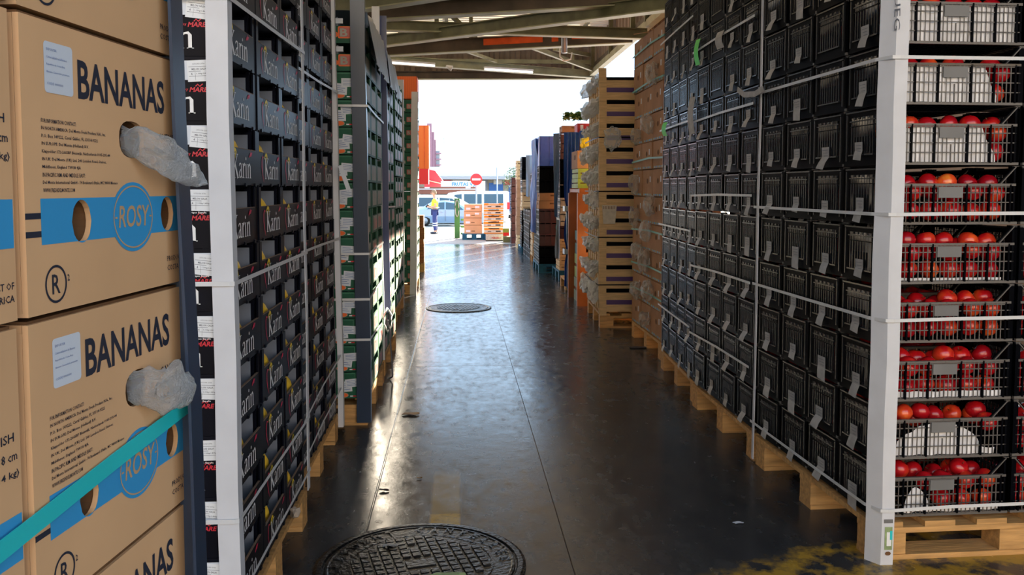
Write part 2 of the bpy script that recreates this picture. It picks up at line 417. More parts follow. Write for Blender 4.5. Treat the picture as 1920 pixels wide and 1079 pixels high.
def crumple(seed, size, m, sub=3, amp=.45, freq=2.2, flat=(1, 1, 1)):
    """crumpled plastic bag"""
    bm = bmesh.new(); bmesh.ops.create_icosphere(bm, subdivisions=sub, radius=1); off = Vector((seed*13.1, seed*7.7, seed*3.3))
    vs = []
    for v in bm.verts:
        p = v.co.copy(); q = 1+amp*(noise.noise(p*freq+off)+.5*noise.noise(p*freq*2.3+off)-.25*abs(noise.noise(p*freq*4+off)))
        p = p*q; vs.append((p.x*size[0], p.y*size[1], p.z*size[2]))
    fs = [tuple(v.index for v in f.verts) for f in bm.faces]; bm.free()
    mb = MB(); mb.add(vs, fs, m); return mb
# ------------------------------------------------------------------ banana boxes (nearest, left)
def holed_panel(w_, h_, th, holes, seg=20):
    cu = bpy.data.curves.new('t', 'CURVE'); cu.dimensions = '2D'; cu.fill_mode = 'BOTH'; cu.extrude = th/2
    def spl(p):
        s = cu.splines.new('POLY'); s.points.add(len(p)-1)
        for i, (x, y) in enumerate(p): s.points[i].co = (x, y, 0, 1)
        s.use_cyclic_u = True
    spl([(0, 0), (w_, 0), (w_, h_), (0, h_)])
    for cx, cy, rx, ry, e in holes:
        spl([(cx+rx*math.copysign(abs(cos(2*pi*k/seg))**e, cos(2*pi*k/seg)), cy+ry*math.copysign(abs(sin(2*pi*k/seg))**e, sin(2*pi*k/seg))) for k in range(seg)])
    o = bpy.data.objects.new('t', cu); me = bpy.data.meshes.new_from_object(o)
    r_ = [tuple(v.co) for v in me.vertices], [tuple(p.vertices) for p in me.polygons]
    bpy.data.objects.remove(o); bpy.data.curves.remove(cu); bpy.data.meshes.remove(me); return r_
BW, BH, BD = .358, .296, .46
def banana_box(kind):
    mb = MB(); T = Matrix()                     # local: x along the face, y = height, z = out of the face
    holes = [(.098, .090, .019, .023, 1), (.299, .092, .018, .022, 1), (.212, .183, .030, .022, .8)]
    v, f = holed_panel(BW, BH-.004, .006, holes)
    mb.add([(a, b, c-.003) for a, b, c in v], f, 'kraft')
    mb.box(0, BW, 0, .004, -BD, -.006, 'kraft'); mb.box(.001, BW-.001, BH-.012, BH-.004, -BD, -.007, 'kraft')
    mb.box(0, .005, .004, BH-.012, -BD, -.0065, 'kraft'); mb.box(BW-.005, BW, .004, BH-.012, -BD, -.0065, 'kraft')
    mb.box(.005, BW-.005, .004, BH-.012, -BD, -BD+.005, 'kraft')
    # loose flap edges of the lid
    mb.box(.004, BW-.004, BH-.0045, BH-.001, -BD+.01, -.004, 'kraft_dark')
    # inner box seen through the holes
    for cx, cy, rx, ry, e in holes:
        n = 20; vs = []
        for k in range(n):
            t = 2*pi*k/n
            for zz, s_ in ((-.0055, 1.12), (-.030, 1.0), (-.075, .95)): vs.append((cx+rx*s_*cos(t), cy+ry*s_*sin(t), zz))
        mb.add(vs, [(3*k+a, 3*((k+1) % n)+a, 3*((k+1) % n)+a+1, 3*k+a+1) for k in range(n) for a in (0, 1)]+[tuple(3*k+2 for k in range(n))], 'kraft_dark')
    for i in range(5): mb.box(.083+i*.007, .086+i*.007, .066, .112, -.060, -.035, 'kraft_dark')
    # print
    def gap_rect(x0, x1, y0, y1, m):   # band with the two holes left free
        xs = [x0]
        def col(xa, xb):
            rect(mb, xa, xb, y0, y1, m, T)
        col(x0, .098-.019)
        for cx, cy, rx, ry, e in holes[:2]:
            n = 10; x_ = [cx-rx+2*rx*k/n for k in range(n+1)]
            for k in range(n):
                ya = [math.sqrt(max(0, 1-((q-cx)/rx)**2))*ry for q in (x_[k], x_[k+1])]
                mb.add([(x_[k], cy+ya[0], .0004), (x_[k+1], cy+ya[1], .0004), (x_[k+1], y1, .0004), (x_[k], y1, .0004)], [(0, 1, 2, 3)], m)
                mb.add([(x_[k], y0, .0004), (x_[k+1], y0, .0004), (x_[k+1], cy-ya[1], .0004), (x_[k], cy-ya[0], .0004)], [(0, 1, 2, 3)], m)
        col(.098+.019, .299-.018); col(.299+.018, x1)
    gap_rect(.025, BW-.002, .069, .115, 'band_blue')
    rect(mb, -.0002, .025, .095, .101, 'ink', T); rect(mb, -.0002, .025, .077, .083, 'ink', T)
    disc(mb, .210, .091, .0515, .0415, 'band_blue', T, .0007, 40); ring(mb, .210, .091, .0475, .0375, .0018, 'logo_beige', T, .0011, 40)
    text(mb, 'ROSY', .174, .079, .072, .026, 'logo_beige', T, .012, .0012, 3, .12)
    rect(mb, .166, .171, .090, .092, 'logo_beige', T, .0012); rect(mb, .249, .254, .090, .092, 'logo_beige', T, .0012)
    text(mb, 'BANANAS', .098, .220, .200, .042, 'ink', T, .022, .0006, 3)
    rrect(mb, .038, .089, .221, .272, .004, 'paper', T)
    for k, (l, wd) in enumerate((('EXPORTER', .018), ('Comercializadora de Bananos', .036), ('Republica de Costa Rica', .032), ('Banana Cavendish premium', .040))):
        text(mb, l, .042, .263-k*.0075, wd, .0026, 'print_blue', T, 0, .0009, 1)
    text(mb, 'CODE 0000000', .042, .229, .028, .0026, 'print_blue', T, 0, .0009, 1)
    adr = ['FOR INFORMATION CONTACT:', 'IN NORTH AMERICA: Del Monte Fresh Produce N.A., Inc.', 'P.O. Box 149222, Coral Gables, FL 33114-9222', 'IN EUROPE: Del Monte (Holland) B.V.',
           'Klappolder 172-2665BP Bleiswijk, Netherlands 0105-295-44', 'IN UK: Del Monte (UK) Ltd. 240 London Road, Staines,', 'Middlesex, England TW18 4JA', 'IN PACIFIC RIM AND MIDDLE EAST:',
           'Del Monte International GmbH - 74 Boulevard d\'Italie, MC 98000 Monaco', 'WWW.FRESHDELMONTE.COM']
    for k, l in enumerate(adr): text(mb, l, .030, .1905-k*.0077, min(.145, .0021*len(l)+.012), .0042, 'ink', T, .012, .0006, 1)
    ring(mb, .047, .028, .019, .0195, .0026, 'ink', T); text(mb, 'R', .040, .018, .014, .020, 'ink', T, .01, .0006, 2)
    text(mb, '2', .0675, .029, .004, .007, 'ink', T, .01, .0006, 1)
    if kind == 0:
        text(mb, 'PRODUCT OF', BW-.062, .030, .058, .007, 'ink', T, .01, .0006, 1); text(mb, 'COSTA RICA', BW-.062, .018, .058, .007, 'ink', T, .01, .0006, 1)
    text(mb, 'CAVENDISH', BW-.088, .186, .078, .009, 'ink', T, .012, .0006, 1)
    text(mb, 'LENGTH: 18 cm', BW-.088, .168, .082, .009, 'ink', T, .012, .0006, 1)
    text(mb, '40 lb (18.14 kg)', BW-.088, .150, .084, .009, 'ink', T, .012, .0006, 1)
    bm = mb
    o = bm.build('banana_box'); tag(o, 'x', 'cardboard box', 'banana boxes at the left')
    return o
bd = Vector((.1197, .9928, 0)); bo = Vector((-.416, .86, 0))
def bpos(u, z, out=0): p = bo+bd*u+Vector((.9928, -.1197, 0))*out; return Vector((p.x, p.y, z))
bbox = banana_box(0)
rotb = plane((0, 0, 0), bd, (0, 0, 1)).to_euler()
brow = {0: 'bottom row', 1: 'second row up', 2: 'row below the teal strap', 3: 'row crossed by the teal strap', 4: 'row at eye level', 5: 'topmost row'}
k = 0
for r_ in range(6):
    for c_ in (0, 1):
        z = .126+.2995*r_
        o = bbox if k == 0 else bbox.copy()
        if k: C.objects.link(o)
        k += 1
        jig = rnd.uniform(-.002, .002)
        o.location = bpos(.0-c_*.372+jig, z, rnd.uniform(-.002, .001)); o.rotation_euler = rotb
        o['label'] = 'banana box with blue band, %s, %s' % (brow[r_], 'by the dark strip' if c_ == 0 else 'at the left edge')
# plastic bags poking out of the hand holes
def bag_at(pos, size, seed, label, m='clear_film', rot=(0, 0, 0), name='plastic_bag', group=None, sub=3, amp=.45, fr=2.2):
    o = crumple(seed, size, m, sub, amp, fr).build(name, None, pos, rot); return tag(o, label, 'plastic bag', group)
def bag_flow(path, rad, seed, label, m='clear_film'):
    """a bag pulled out of a hole: a crumpled sleeve along path"""
    mb = MB(); n = 26; vs = []; fs = []; P = [Vector(p) for p in path]; K = 26; off = Vector((seed*9.1, 3, seed))
    for i in range(K):
        t = i/(K-1)*(len(P)-1); a = int(min(t, len(P)-2)); c = P[a].lerp(P[a+1], t-a); r0 = rad[a]+(rad[a+1]-rad[a])*(t-a)
        d = (P[a+1]-P[a]).normalized(); u = d.cross(Vector((0, 0, 1))).normalized(); q = u.cross(d)
        for j in range(n):
            th = 2*pi*j/n; e = u*cos(th)*.55+q*sin(th); s_ = 1+.55*noise.noise(e*1.6+d*(t*1.1)+off)+.16*noise.noise(e*4+d*t*2+off)
            vs.append(c+e*r0*s_)
    for i in range(K-1):
        for j in range(n): fs.append((i*n+j, i*n+(j+1) % n, (i+1)*n+(j+1) % n, (i+1)*n+j))
    fs.append(tuple((K-1)*n+j for j in range(n)))
    mb.add(vs, fs, m, smooth=True); o = mb.build('plastic_bag'); return tag(o, label, 'plastic bag')
z1 = .126+.2995*4; z0 = .126+.2995*3
bag_flow([bpos(.207, z1+.183, -.008), bpos(.212, z1+.183, .012), bpos(.232, z1+.168, .032), bpos(.262, z1+.150, .040), bpos(.292, z1+.140, .043), bpos(.330, z1+.132, .042)], [.016, .020, .021, .018, .013, .003], 1.3,
         'clear plastic bag pulled long out of the hand hole of the upper banana box')
bag_flow([bpos(.204, z0+.185, -.008), bpos(.210, z0+.185, .010), bpos(.222, z0+.180, .028), bpos(.240, z0+.176, .036), bpos(.262, z0+.168, .038), bpos(.284, z0+.160, .034)], [.016, .022, .026, .025, .020, .005], 4.7,
         'clear plastic bag bulging out of the hand hole of the lower banana box')
# its pallet, corner strip and strap
def pallet(label, loc, rz, wx=1.2, wy=1.2, m='wood', group=None, h=.150, cat='pallet'):
    """origin at the near aisle corner; runs +x by wx and +y by wy"""
    o = empty('pallet', label, cat, loc, rz, group)
    mb = MB(); bw = .10
    for i in range(7):
        y = i*(wy-bw)/6
        if i % 1 == 0: pass
    n = max(3, int(round(wx/.2))); bx = .125*wx/1.2
    for i in range(n): x = i*(wx-bx)/(n-1); mb.box(x, x+bx, 0, wy, h-.022, h, m)
    mb.build('top_deck', o)
    for j in (0, .5, 1):
        y = j*(wy-.12); MB().box(0, wx, y, y+.12, h-.044, h-.0225, m).build('stringer_board', o)
        MB().box(0, wx, y, y+.12, 0, .02, m).build('base_board', o)
        for i in (0, .5, 1):
            x = i*(wx-.14); MB().box(x, x+.14, y+.004, y+.116, .0205, h-.0445, m).build('block', o)
    return o
pallet('wooden pallet under the brown banana boxes', (-1.05, .48, 0), R(-6.9), .60, .72, h=.122)
corner_strip((-.331, 1.193, .02), (-.375, 1.193, 2.3), -.05, -.047, 'navy_strip', 'dark slate corner strip at the far edge of the banana boxes', edge=1)
pS = [bpos(-.42, 1.081, .004), bpos(-.053, 1.118, .004), bpos(.15, 1.137, .004), bpos(.342, 1.156, .010), bpos(.352, 1.157, -.004), bpos(.355, 1.157, -.3)]
strap(pS, .0205, 'teal_strap', 'bright teal strap slanting across the brown banana boxes')

# ------------------------------------------------------------------ black melon cartons (left)
KW, KD, KH = .384, .57, .1838
def melon_carton(heart, nearface):
    """origin: near aisle corner at the bottom; runs +y along the aisle, -x into the stack"""
    mb = MB(); m = 'carton_black'; t = .006
    mb.box(-KD, 0, 0, KW, 0, t, m)                                           # bottom
    mb.box(-t, 0, t, KW-t, t, .112, m)                                       # aisle panel
    mb.box(-t-.0006, .0004, .03, KW-.03, .1115, .1135, 'carton_edge')
    if heart: mb.box(-t-.0008, .0008, .10, .112, .1, .1125, m)
    for y0, y1 in ((t, .030), (KW-.034, KW-t)): mb.box(-t, 0, y0, y1, .112, KH-.006, m)
    mb.box(-KD, 0, 0, t, t, KH-.0006, m); mb.box(-KD, 0, KW-t, KW, t, KH-.0006, m)      # end walls
    mb.box(-KD, -KD+t, t, KW-t, t, KH-.0006, m)
    for y0 in (.030, KW-.052):                                               # stacking tabs and folded posts
        mb.box(-.030, -.010, y0, y0+.018, t, KH-.012, m); mb.box(-.020, -.009, y0+.004, y0+.012, KH-.03, KH+.004, m)
    for y0 in (.045, .2, .33): mb.box(-.003, .003, y0, y0+.02, -.004, .006, m)     # tuck tabs under the rim
    mb.box(-.24, -.23, .03, KW-.03, t, KH-.02, 'liner_grey'); mb.box(-.185, -.183, .03, .15, t, KH-.02, 'paper')
    mb.box(-.17, -.02, KW-.056, KW-.053, t, KH-.02, 'liner_grey')
    T = plane((0, 0, 0), (0, 1, 0), (0, 0, 1))
    x0 = .11 if heart else .06
    word(mb, 'Karin', x0, .022, .225, .072, 'white_print', T)
    stroke(mb, [(x0-.012, .088), (x0+.003, .100), (x0+.018, .108), (x0+.034, .104), (x0+.042, .094)], [.002, .008, .010, .009, .003], 'yellow_print', T, .0012)
    stroke(mb, [(x0+.018, .104), (x0+.026, .094), (x0+.024, .080)], [.006, .008, .002], 'yellow_print', T, .0013)
    stroke(mb, [(x0+.20, .088), (x0+.212, .096), (x0+.226, .098), (x0+.240, .104)], [.004, .010, .012, .002], 'pink_print', T, .0011)
    stroke(mb, [(x0+.216, .098), (x0+.222, .108)], .004, 'pink_print', T, .0011)
    if heart: stroke(mb, [(x0-.018, .095), (x0-.034, .098), (x0-.045, .086), (x0-.046, .062), (x0-.036, .035), (x0-.018, .010)], [.003, .007, .009, .009, .006, .002], 'pink_print', T, .0011)
    else: stroke(mb, [(x0-.04, .075), (x0-.03, .082), (x0-.018, .076)], [.003, .008, .003], 'pink_print', T, .0011)
    if nearface:
        T = plane((-KD, -.0002, 0), (1, 0, 0), (0, 0, 1))                    # end face towards the camera; x runs 0..KD
        word(mb, 'Karin', .268, .021, .222, .073, 'white_print', T)
        text(mb, 'MARE', .470, .082, .050, .014, 'red_print', T, .03, .0008, 2, .25); text(mb, 'by', .456, .084, .011, .010, 'red_print', T, .01, .0008, 1)
        stroke(mb, [(.488, .098), (.494, .104), (.500, .098), (.508, .105)], .003, 'red_print', T, .0009)
        rect(mb, .434, .530, .116, .171, 'paper', T, .0006); rect(mb, .4355, .4545, .1175, .1695, 'carton_black', T, .0009); text(mb, 'I', .441, .122, .008, .030, 'white_print', T, .03, .0013, 1)
        text(mb, 'CAT', .4385, .159, .012, .006, 'white_print', T, .01, .0013, 1)
    return mb
def shipping_label(seed):
    mb = MB(); T = Matrix()
    rect(mb, 0, .052, 0, .032, 'paper_white', T, .0)
    for x0, x1, y in ((.003, .049, .008), (.003, .049, .022), (.003, .030, .015)): rect(mb, x0, x1, y, y+.0006, 'print_grey', T, .0003)
    rect(mb, .017, .0176, .002, .014, 'print_grey', T, .0003)
    text(mb, 'MELON GALIA', .010, .0172, .033, .003, 'print_grey', T, .02, .0003, 1); text(mb, '4', .008, .0098, .003, .0036, 'print_grey', T, .02, .0003, 1)
    text(mb, '1.100g-1.400g', .020, .0100, .028, .003, 'print_grey', T, .02, .0003, 1); text(mb, 'CATEGORIA  EXTRA', .012, .0255, .028, .002, 'print_grey', T, 0, .0003, 1)
    return mb
lab_me = shipping_label(0).mesh('shipping_label')
meshes = {(h_, n_): melon_carton(h_, n_).mesh('melon_carton') for h_ in (0, 1) for n_ in (0, 1) if not (h_ and n_)}
og = MB(); text(og, 'Origen Espa\u00f1a', 0, 0, .034, .0045, 'white_print', Matrix(), .02, 0, 1); og_me = og.mesh('origin_print')
mel = MB(); mel.lathe([(.008, -.062), (.035, -.052), (.054, -.025), (.058, 0), (.054, .025), (.035, .052), (.006, .064)], 'melon', 18)
mel_me = mel.mesh('melon')
def karin_stack(X, Y0, rows, cols, near, colname, rz=0, z0=.168):
    for c in range(cols):
        for r_ in range(rows):
            nf = near and c == 0; hrt = c > 0
            p = Vector((X+rnd.uniform(-.003, .003), Y0+c*(KW+.006), z0+.1842*r_))
            o = link('melon_carton', meshes[(hrt and 1 or 0, nf and 1 or 0)], None, p)
            tag(o, 'black melon carton, %s, %s' % (row(r_), colname[c]), 'carton', 'black melon cartons')
            if nf:
                a = rnd.uniform(-.12, .08)
                l = link('shipping_label', lab_me, o); l.matrix_basis = plane((-KD+.464+rnd.uniform(-.004, .004), -.0016, .110), (cos(a), 0, sin(a)), (-sin(a), 0, cos(a))) @ Matrix.Diagonal((1.25, 1.9, 1, 1))
                l['label'] = 'white printed label stuck on at a slight tilt'
                if r_ < 7: l = link('origin_print', og_me, o); l.matrix_basis = plane((-KD+.462, -.0012, .1005), (1, 0, 0), (0, 0, 1)) @ Matrix.Diagonal((1.5, 1.4, 1, 1))
            y = rnd.uniform(.13, .20)
            q = link('melon', mel_me, None, p+Vector((-.070+rnd.uniform(-.004, .002), y, .085+rnd.uniform(0, .018))), (R(90)+rnd.uniform(-.4, .4), rnd.uniform(0, .5), rnd.uniform(-.6, .6)))
            tag(q, 'melon in black carton %s, %s' % (row(r_), colname[c]), 'melon', 'yellow melons in the black cartons')
karin_stack(-.668, 2.565, 12, 3, True, ['nearest column by the white corner strip', 'second column of the near stack', 'third column of the near stack'])
karin_stack(-.705, 3.80, 13, 3, False, ['nearest column of the far stack', 'middle column of the far stack', 'last column of the far stack'])
pallet('wooden pallet under the near stack of black melon cartons', (-1.262, 2.56, 0), 0, .60, 1.19)
pallet('wooden pallet under the far stack of black melon cartons', (-1.30, 3.80, 0), 0, .60, 1.19)
corner_strip((-.646, 2.548, .20), (-.657, 2.548, 2.38), -.062, .05, 'white_strip', 'wide white corner strip at the near edge of the black melon cartons')
corner_strip((-.652, 3.735, .14), (-.655, 3.735, 2.5), -.004, .045, 'white_strip', 'narrow white strip between the two stacks of black melon cartons')
corner_strip((-.665, 4.985, .07), (-.692, 4.985, 2.62), -.03, .05, 'white_strip', 'white strip at the far edge of the black melon cartons')
for z, yy in ((1.99, .03), (1.172, 0), (.47, -.015), (.235, -.012)):
    strap([(-1.0, 2.543, z), (-.66, 2.541, z), (-.648, 2.546, z), (-.650, 3.1, z+yy*.4), (-.650, 3.78, z+yy)], .013, 'white_strap', 'white strap around the near melon cartons, %s' % {1.99: 'at the top', 1.172: 'at mid height', .47: 'second from the floor', .235: 'lowest, just over the pallet'}[z], 'white straps on the melon cartons')
for z, z2 in ((1.965, 1.985), (1.165, 1.16), (.40, .49), (.225, .30)):
    strap([(-.688, 3.785, z), (-.690, 4.4, (z+z2)/2), (-.676, 5.00, z2)], .012, 'white_strap', 'white strap along the far melon cartons, %s' % {1.965: 'at the top', 1.165: 'at mid height', .40: 'second from the floor', .225: 'lowest'}[z], 'white straps on the melon cartons')
o = crumple(2.2, (.018, .025, .022), 'rag', 2, .5).build('rag', None, (-.64, 3.36, .185)); tag(o, 'crumpled pale rag stuck in the pallet edge of the melon cartons', 'rag')
# a loose paper flap at the top of the far strip
mb = MB(); mb.add([(0, 0, 0), (.025, .0, -.01), (.035, .0, -.14), (.012, .0, -.15), (0, .001, 0), (.025, .001, -.01), (.035, .001, -.14), (.012, .001, -.15)], [(0, 1, 2, 3), (7, 6, 5, 4), (0, 4, 5, 1), (1, 5, 6, 2), (2, 6, 7, 3), (3, 7, 4, 0)], 'paper')
tag(mb.build('paper_slip', None, (-.672, 4.92, 1.57), (0, -.25, 0)), 'white paper slip hanging from the strip by the melon cartons', 'paper')

# ------------------------------------------------------------------ green cartons (left, farther)
def green_carton(art, w_=.385, d_=.5, h_=.163):
    mb = MB(); t = .006; m = 'green_card'
    mb.box(-d_, 0, 0, w_, 0, t, m); mb.box(-t, 0, t, w_-t, t, h_*.70, m)
    for y0, y1 in ((t, .05), (w_-.06, w_-t)): mb.box(-t, 0, y0, y1, h_*.70, h_-.004, m)
    mb.box(-d_, -d_+t, t, w_-t, t, h_-.004, m); mb.box(-d_, 0, w_-t, w_, t, h_-.004, m)
    mb.box(-.16, -.15, t, w_-t, t, h_-.01, 'liner_grey')
    if art == 'B':
        mb.box(-d_, 0, 0, t, t, h_*.62, m); mb.box(-.05, 0, 0, t, h_*.62, h_-.004, m); mb.box(-d_, -.24, 0, t, h_*.62, h_-.004, m)
    else: mb.box(-d_, 0, 0, t, t, h_-.004, m)
    T = plane((0, 0, 0), (0, 1, 0), (0, 0, 1))
    rect(mb, .075, w_-.055, h_*.08, h_*.66, 'cream_print_glare', T)  # cream panel with the glare on aisle faces put into its colour
    if art in ('rose', 'rose2', 'B2'):
        rrect(mb, .13, .22, h_*.14, h_*.56, .008, 'rose_print', T, .0008); text(mb, 'B', .15, h_*.2, .04, h_*.28, 'cream_print_glare', T, .03, .0012, 1)
        rrect(mb, .24, .31, h_*.14, h_*.5, .008, 'rose_print', T, .0008)
    T = plane((-.30, -.0002, 0), (1, 0, 0), (0, 0, 1))                        # near face: x 0 .. .30, right edge at .30
    if art == 'B':
        rrect(mb, .150, .225, .028, .098, .008, 'orange_print', T); rrect(mb, .157, .218, .034, .092, .004, 'rose_print', T, .0008); text(mb, 'B', .163, .038, .044, .048, 'cream_print_glare', T, .03, .0011, 2)
        disc(mb, .130, .050, .022, .018, 'orange_print', T, .0009, 14); disc(mb, .112, .045, .014, .012, 'orange_print', T, .0009, 10); rect(mb, .12, .18, .115, .145, 'paper', T)
    elif art == 'B2':
        rrect(mb, .19, .255, .05, .115, .006, 'rose_print', T); text(mb, 'B', .203, .06, .036, .044, 'cream_print_glare', T, .03, .0008, 1)
        rect(mb, .262, .30, .02, .075, 'paper', T, .0006); rect(mb, .10, .17, .02, .06, 'cream_print_glare', T)
    else:
        for a, b in (((.125, .070), (.225, .0715)), ((.125, .150), (.225, .1515)), ((.125, .070), (.1265, .150)), ((.225, .070), (.2265, .1515))): rect(mb, a[0], b[0], a[1], b[1], 'green_line', T)
        disc(mb, .150, .020, .036, .017, 'cream_print_glare', T, .0005, 16); disc(mb, .150, .020, .032, .014, 'orange_print', T, .0008, 16)
        rect(mb, .195, .232, .010, .017, 'paper_white', T); rect(mb, .212, .232, .010, .017, 'red_print', T, .0006)
    return mb
def sticker(w_, h_):
    mb = MB(); T = Matrix(); rect(mb, 0, w_, 0, h_, 'paper', T, 0)
    for k in range(4): rect(mb, w_*.12, w_*(.85-.15*(k % 2)), h_*(.2+.18*k), h_*(.25+.18*k), 'print_blue', T, .0003)
    return mb.mesh('sticker')
st_me = [sticker(.075, .065), sticker(.085, .05)]
GP = dict(plain=green_carton('plain').mesh('green_carton'), rose=green_carton('rose').mesh('green_carton'), B=green_carton('B').mesh('green_carton'), B2=green_carton('B2', h_=.172).mesh('green_carton'))
def green_stack(X, Y0, rows, cols, pitch, where, art, z0=.168, side='rose', plainfrom=99):
    for c in range(cols):
        for r_ in range(rows):
            a = (art(r_) if c == 0 else ('plain' if r_ >= plainfrom else side))
            o = link('green_carton', GP[a], None, (X+rnd.uniform(-.004, .004), Y0+c*.392, z0+pitch*r_))
            tag(o, 'green carton, %s, %s column, %s' % (row(r_), COL[c], where), 'carton', 'green cartons, '+where)
            if c == 0 and a == 'plain':
                for q, (sx, sz) in enumerate(((-.172, .085), (-.140, .115))):
                    an = rnd.uniform(-.15, .12); l = link('sticker', st_me[q], o)
                    l.matrix_basis = plane((sx+rnd.uniform(-.01, .01), -.0012-q*.0008, sz-.05+rnd.uniform(-.008, .008)), (cos(an), 0, sin(an)), (-sin(an), 0, cos(an)))
green_stack(-.562, 5.275, 14, 3, .1645, 'behind the melon cartons', lambda r_: 'B' if r_ >= 12 else 'plain', side='rose', plainfrom=7)
pallet('wooden pallet under the green cartons behind the melon cartons', (-1.16, 5.275, 0), 0, .60, 1.18)
green_stack(-.575, 6.66, 14, 3, .1645, 'just beyond the blue strip', lambda r_: 'rose', side='rose')
pallet('wooden pallet under the second stack of green cartons', (-1.17, 6.66, 0), 0, .60, 1.18)
green_stack(-.672, 9.36, 14, 3, .176, 'beside the white board post', lambda r_: 'plain')
pallet('wooden pallet under the stack with the white board post', (-1.27, 9.36, 0), 0, .60, 1.18)
green_stack(-.585, 11.82, 14, 3, .176, 'behind the leaning white board', lambda r_: 'B2')
pallet('wooden pallet under the stack with the leaning white board', (-1.19, 11.82, 0), 0, .60, 1.18)
corner_strip((-.535, 5.255, .02), (-.552, 5.255, 2.62), -.085, .05, 'navy_strip', 'dark navy corner strip at the near edge of the green cartons', th=.006)
corner_strip((-.556, 6.482, .16), (-.575, 6.482, 2.77), -.055, .03, 'white_strip', 'white corner strip at the far edge of the first green stack')
corner_strip((-.524, 6.62, .5), (-.536, 6.62, 2.73), -.075, .03, 'blue_strip', 'deep blue corner strip standing above the second green stack')
corner_strip((-.665, 10.56, .0), (-.652, 10.56, 2.74), -.09, .06, 'white_strip', 'grey white board post standing on the floor, left of the far manhole', th=.02)
corner_strip((-.575, 11.79, .0), (-.535, 11.79, 2.73), -.09, .05, 'white_strip', 'leaning white board post against the far green cartons', th=.02)
for i, (z, y1, z2) in enumerate(((1.935, 6.5, 1.925), (1.052, 6.4, 1.05), (.777, 6.3, .785), (.532, 6.2, .48))):
    strap([(-.95, 5.246, z), (-.62, 5.244, z), (-.536, 5.250, z), (-.548, (5.25+y1)/2, (z+z2)/2), (-.550, y1, z2)], .014, 'white_strap', 'white strap around the first green stack, %s' % ['highest, above eye level', 'below mid height', 'third down', 'lowest'][i], 'white straps on the green cartons')
for z in (1.30, .55):
    strap([(-.566, 6.66, z), (-.566, 7.84, z-.02)], .014, 'white_strap', 'white strap along the second green stack, %s' % ('upper' if z > 1 else 'lower'), 'white straps on the green cartons')
mb = MB(); mb.tube([(-.52, 6.35, .48), (-.515, 6.42, .40), (-.505, 6.46, .22), (-.50, 6.50, .03), (-.52, 6.53, .012)], .006, 'print_grey', 6)
tag(mb.build('cord'), 'thin dark cord hanging to the floor beside the green cartons', 'cord')
mb = MB(); mb.tube([(-.55, 6.3, .50), (-.53, 6.42, .56), (-.50, 6.47, .50), (-.50, 6.46, .42), (-.53, 6.44, .38), (-.55, 6.4, .44)], .007, 'white_print', 6)
tag(mb.build('cord'), 'loop of pale cord tied at the side of the green cartons', 'cord')
def drape(x0, y0, y1, ztop, zbot, m, label, inx=-.4, out=.02, name='cover_sheet', seed=0):
    """sheet lying over the top of a stack and hanging down its aisle side"""
    mb = MB(); ny, nz = 14, 12; vs = []
    prof = [(inx*(1-k/4), ztop+.01) for k in range(4)]+[(out, ztop-.0)]+[(out*(1+.3*k), ztop-(ztop-zbot)*k/7) for k in range(1, 8)]
    for j, (dx, z) in enumerate(prof):
        for i in range(ny+1):
            y = y0+(y1-y0)*i/ny; q = noise.noise(Vector((y*3+seed, z*2.2, seed))); vs.append((x0+dx+q*.018+.006*sin(y*30+seed), y, z+.02*q*(j > 8)))
    W = ny+1; n = len(vs); off = [(a+.002, b, c+.002) for a, b, c in vs]
    fs = [(j*W+i, j*W+i+1, (j+1)*W+i+1, (j+1)*W+i) for j in range(len(prof)-1) for i in range(ny)]
    mb.add(vs, fs, m, smooth=True); mb.add(off, [f[::-1] for f in fs], m, smooth=True)
    return tag(mb.build(name), label, 'sheet')
drape(-.575, 6.66, 7.85, 2.50, 2.22, 'sheet_grey', 'grey plastic cover sheet over the top of the second green stack', seed=3)
drape(-.562, 5.34, 6.36, 2.50, 2.20, 'sheet_grey', 'pale grey sheet hanging from the top of the first green stack', seed=5)
mb = MB()
for i in range(9): mb.box(-.42+i*.03, -.42+i*.03+.026, 0, .5, 0, .30, 'truck_orange')
mb.box(-.45, -.14, .002, .498, .002, .298, 'orange_paint')
tag(mb.build('ribbed_crate', None, (-.42, 12.0, 2.66)), 'orange ribbed crate on top of the far left green stack', 'crate')
# brown box stack on pallets at the end of the left row
for i in range(4):
    mb = MB(); mb.box(-.5, 0, 0, .38, 0, .20, 'wood_red'); mb.box(-.501, .001, .02, .36, .08, .10, 'kraft_dark')
    tag(mb.build('wooden_box', None, (-.60+rnd.uniform(-.01, .01), 15.0, .155+.205*i)), 'reddish brown box, %s, at the end of the left row' % row(i), 'box', 'brown boxes at the end of the left row')
pallet('wooden pallet under the reddish boxes at the end of the left row', (-1.12, 14.95, 0), 0, .52, .5)
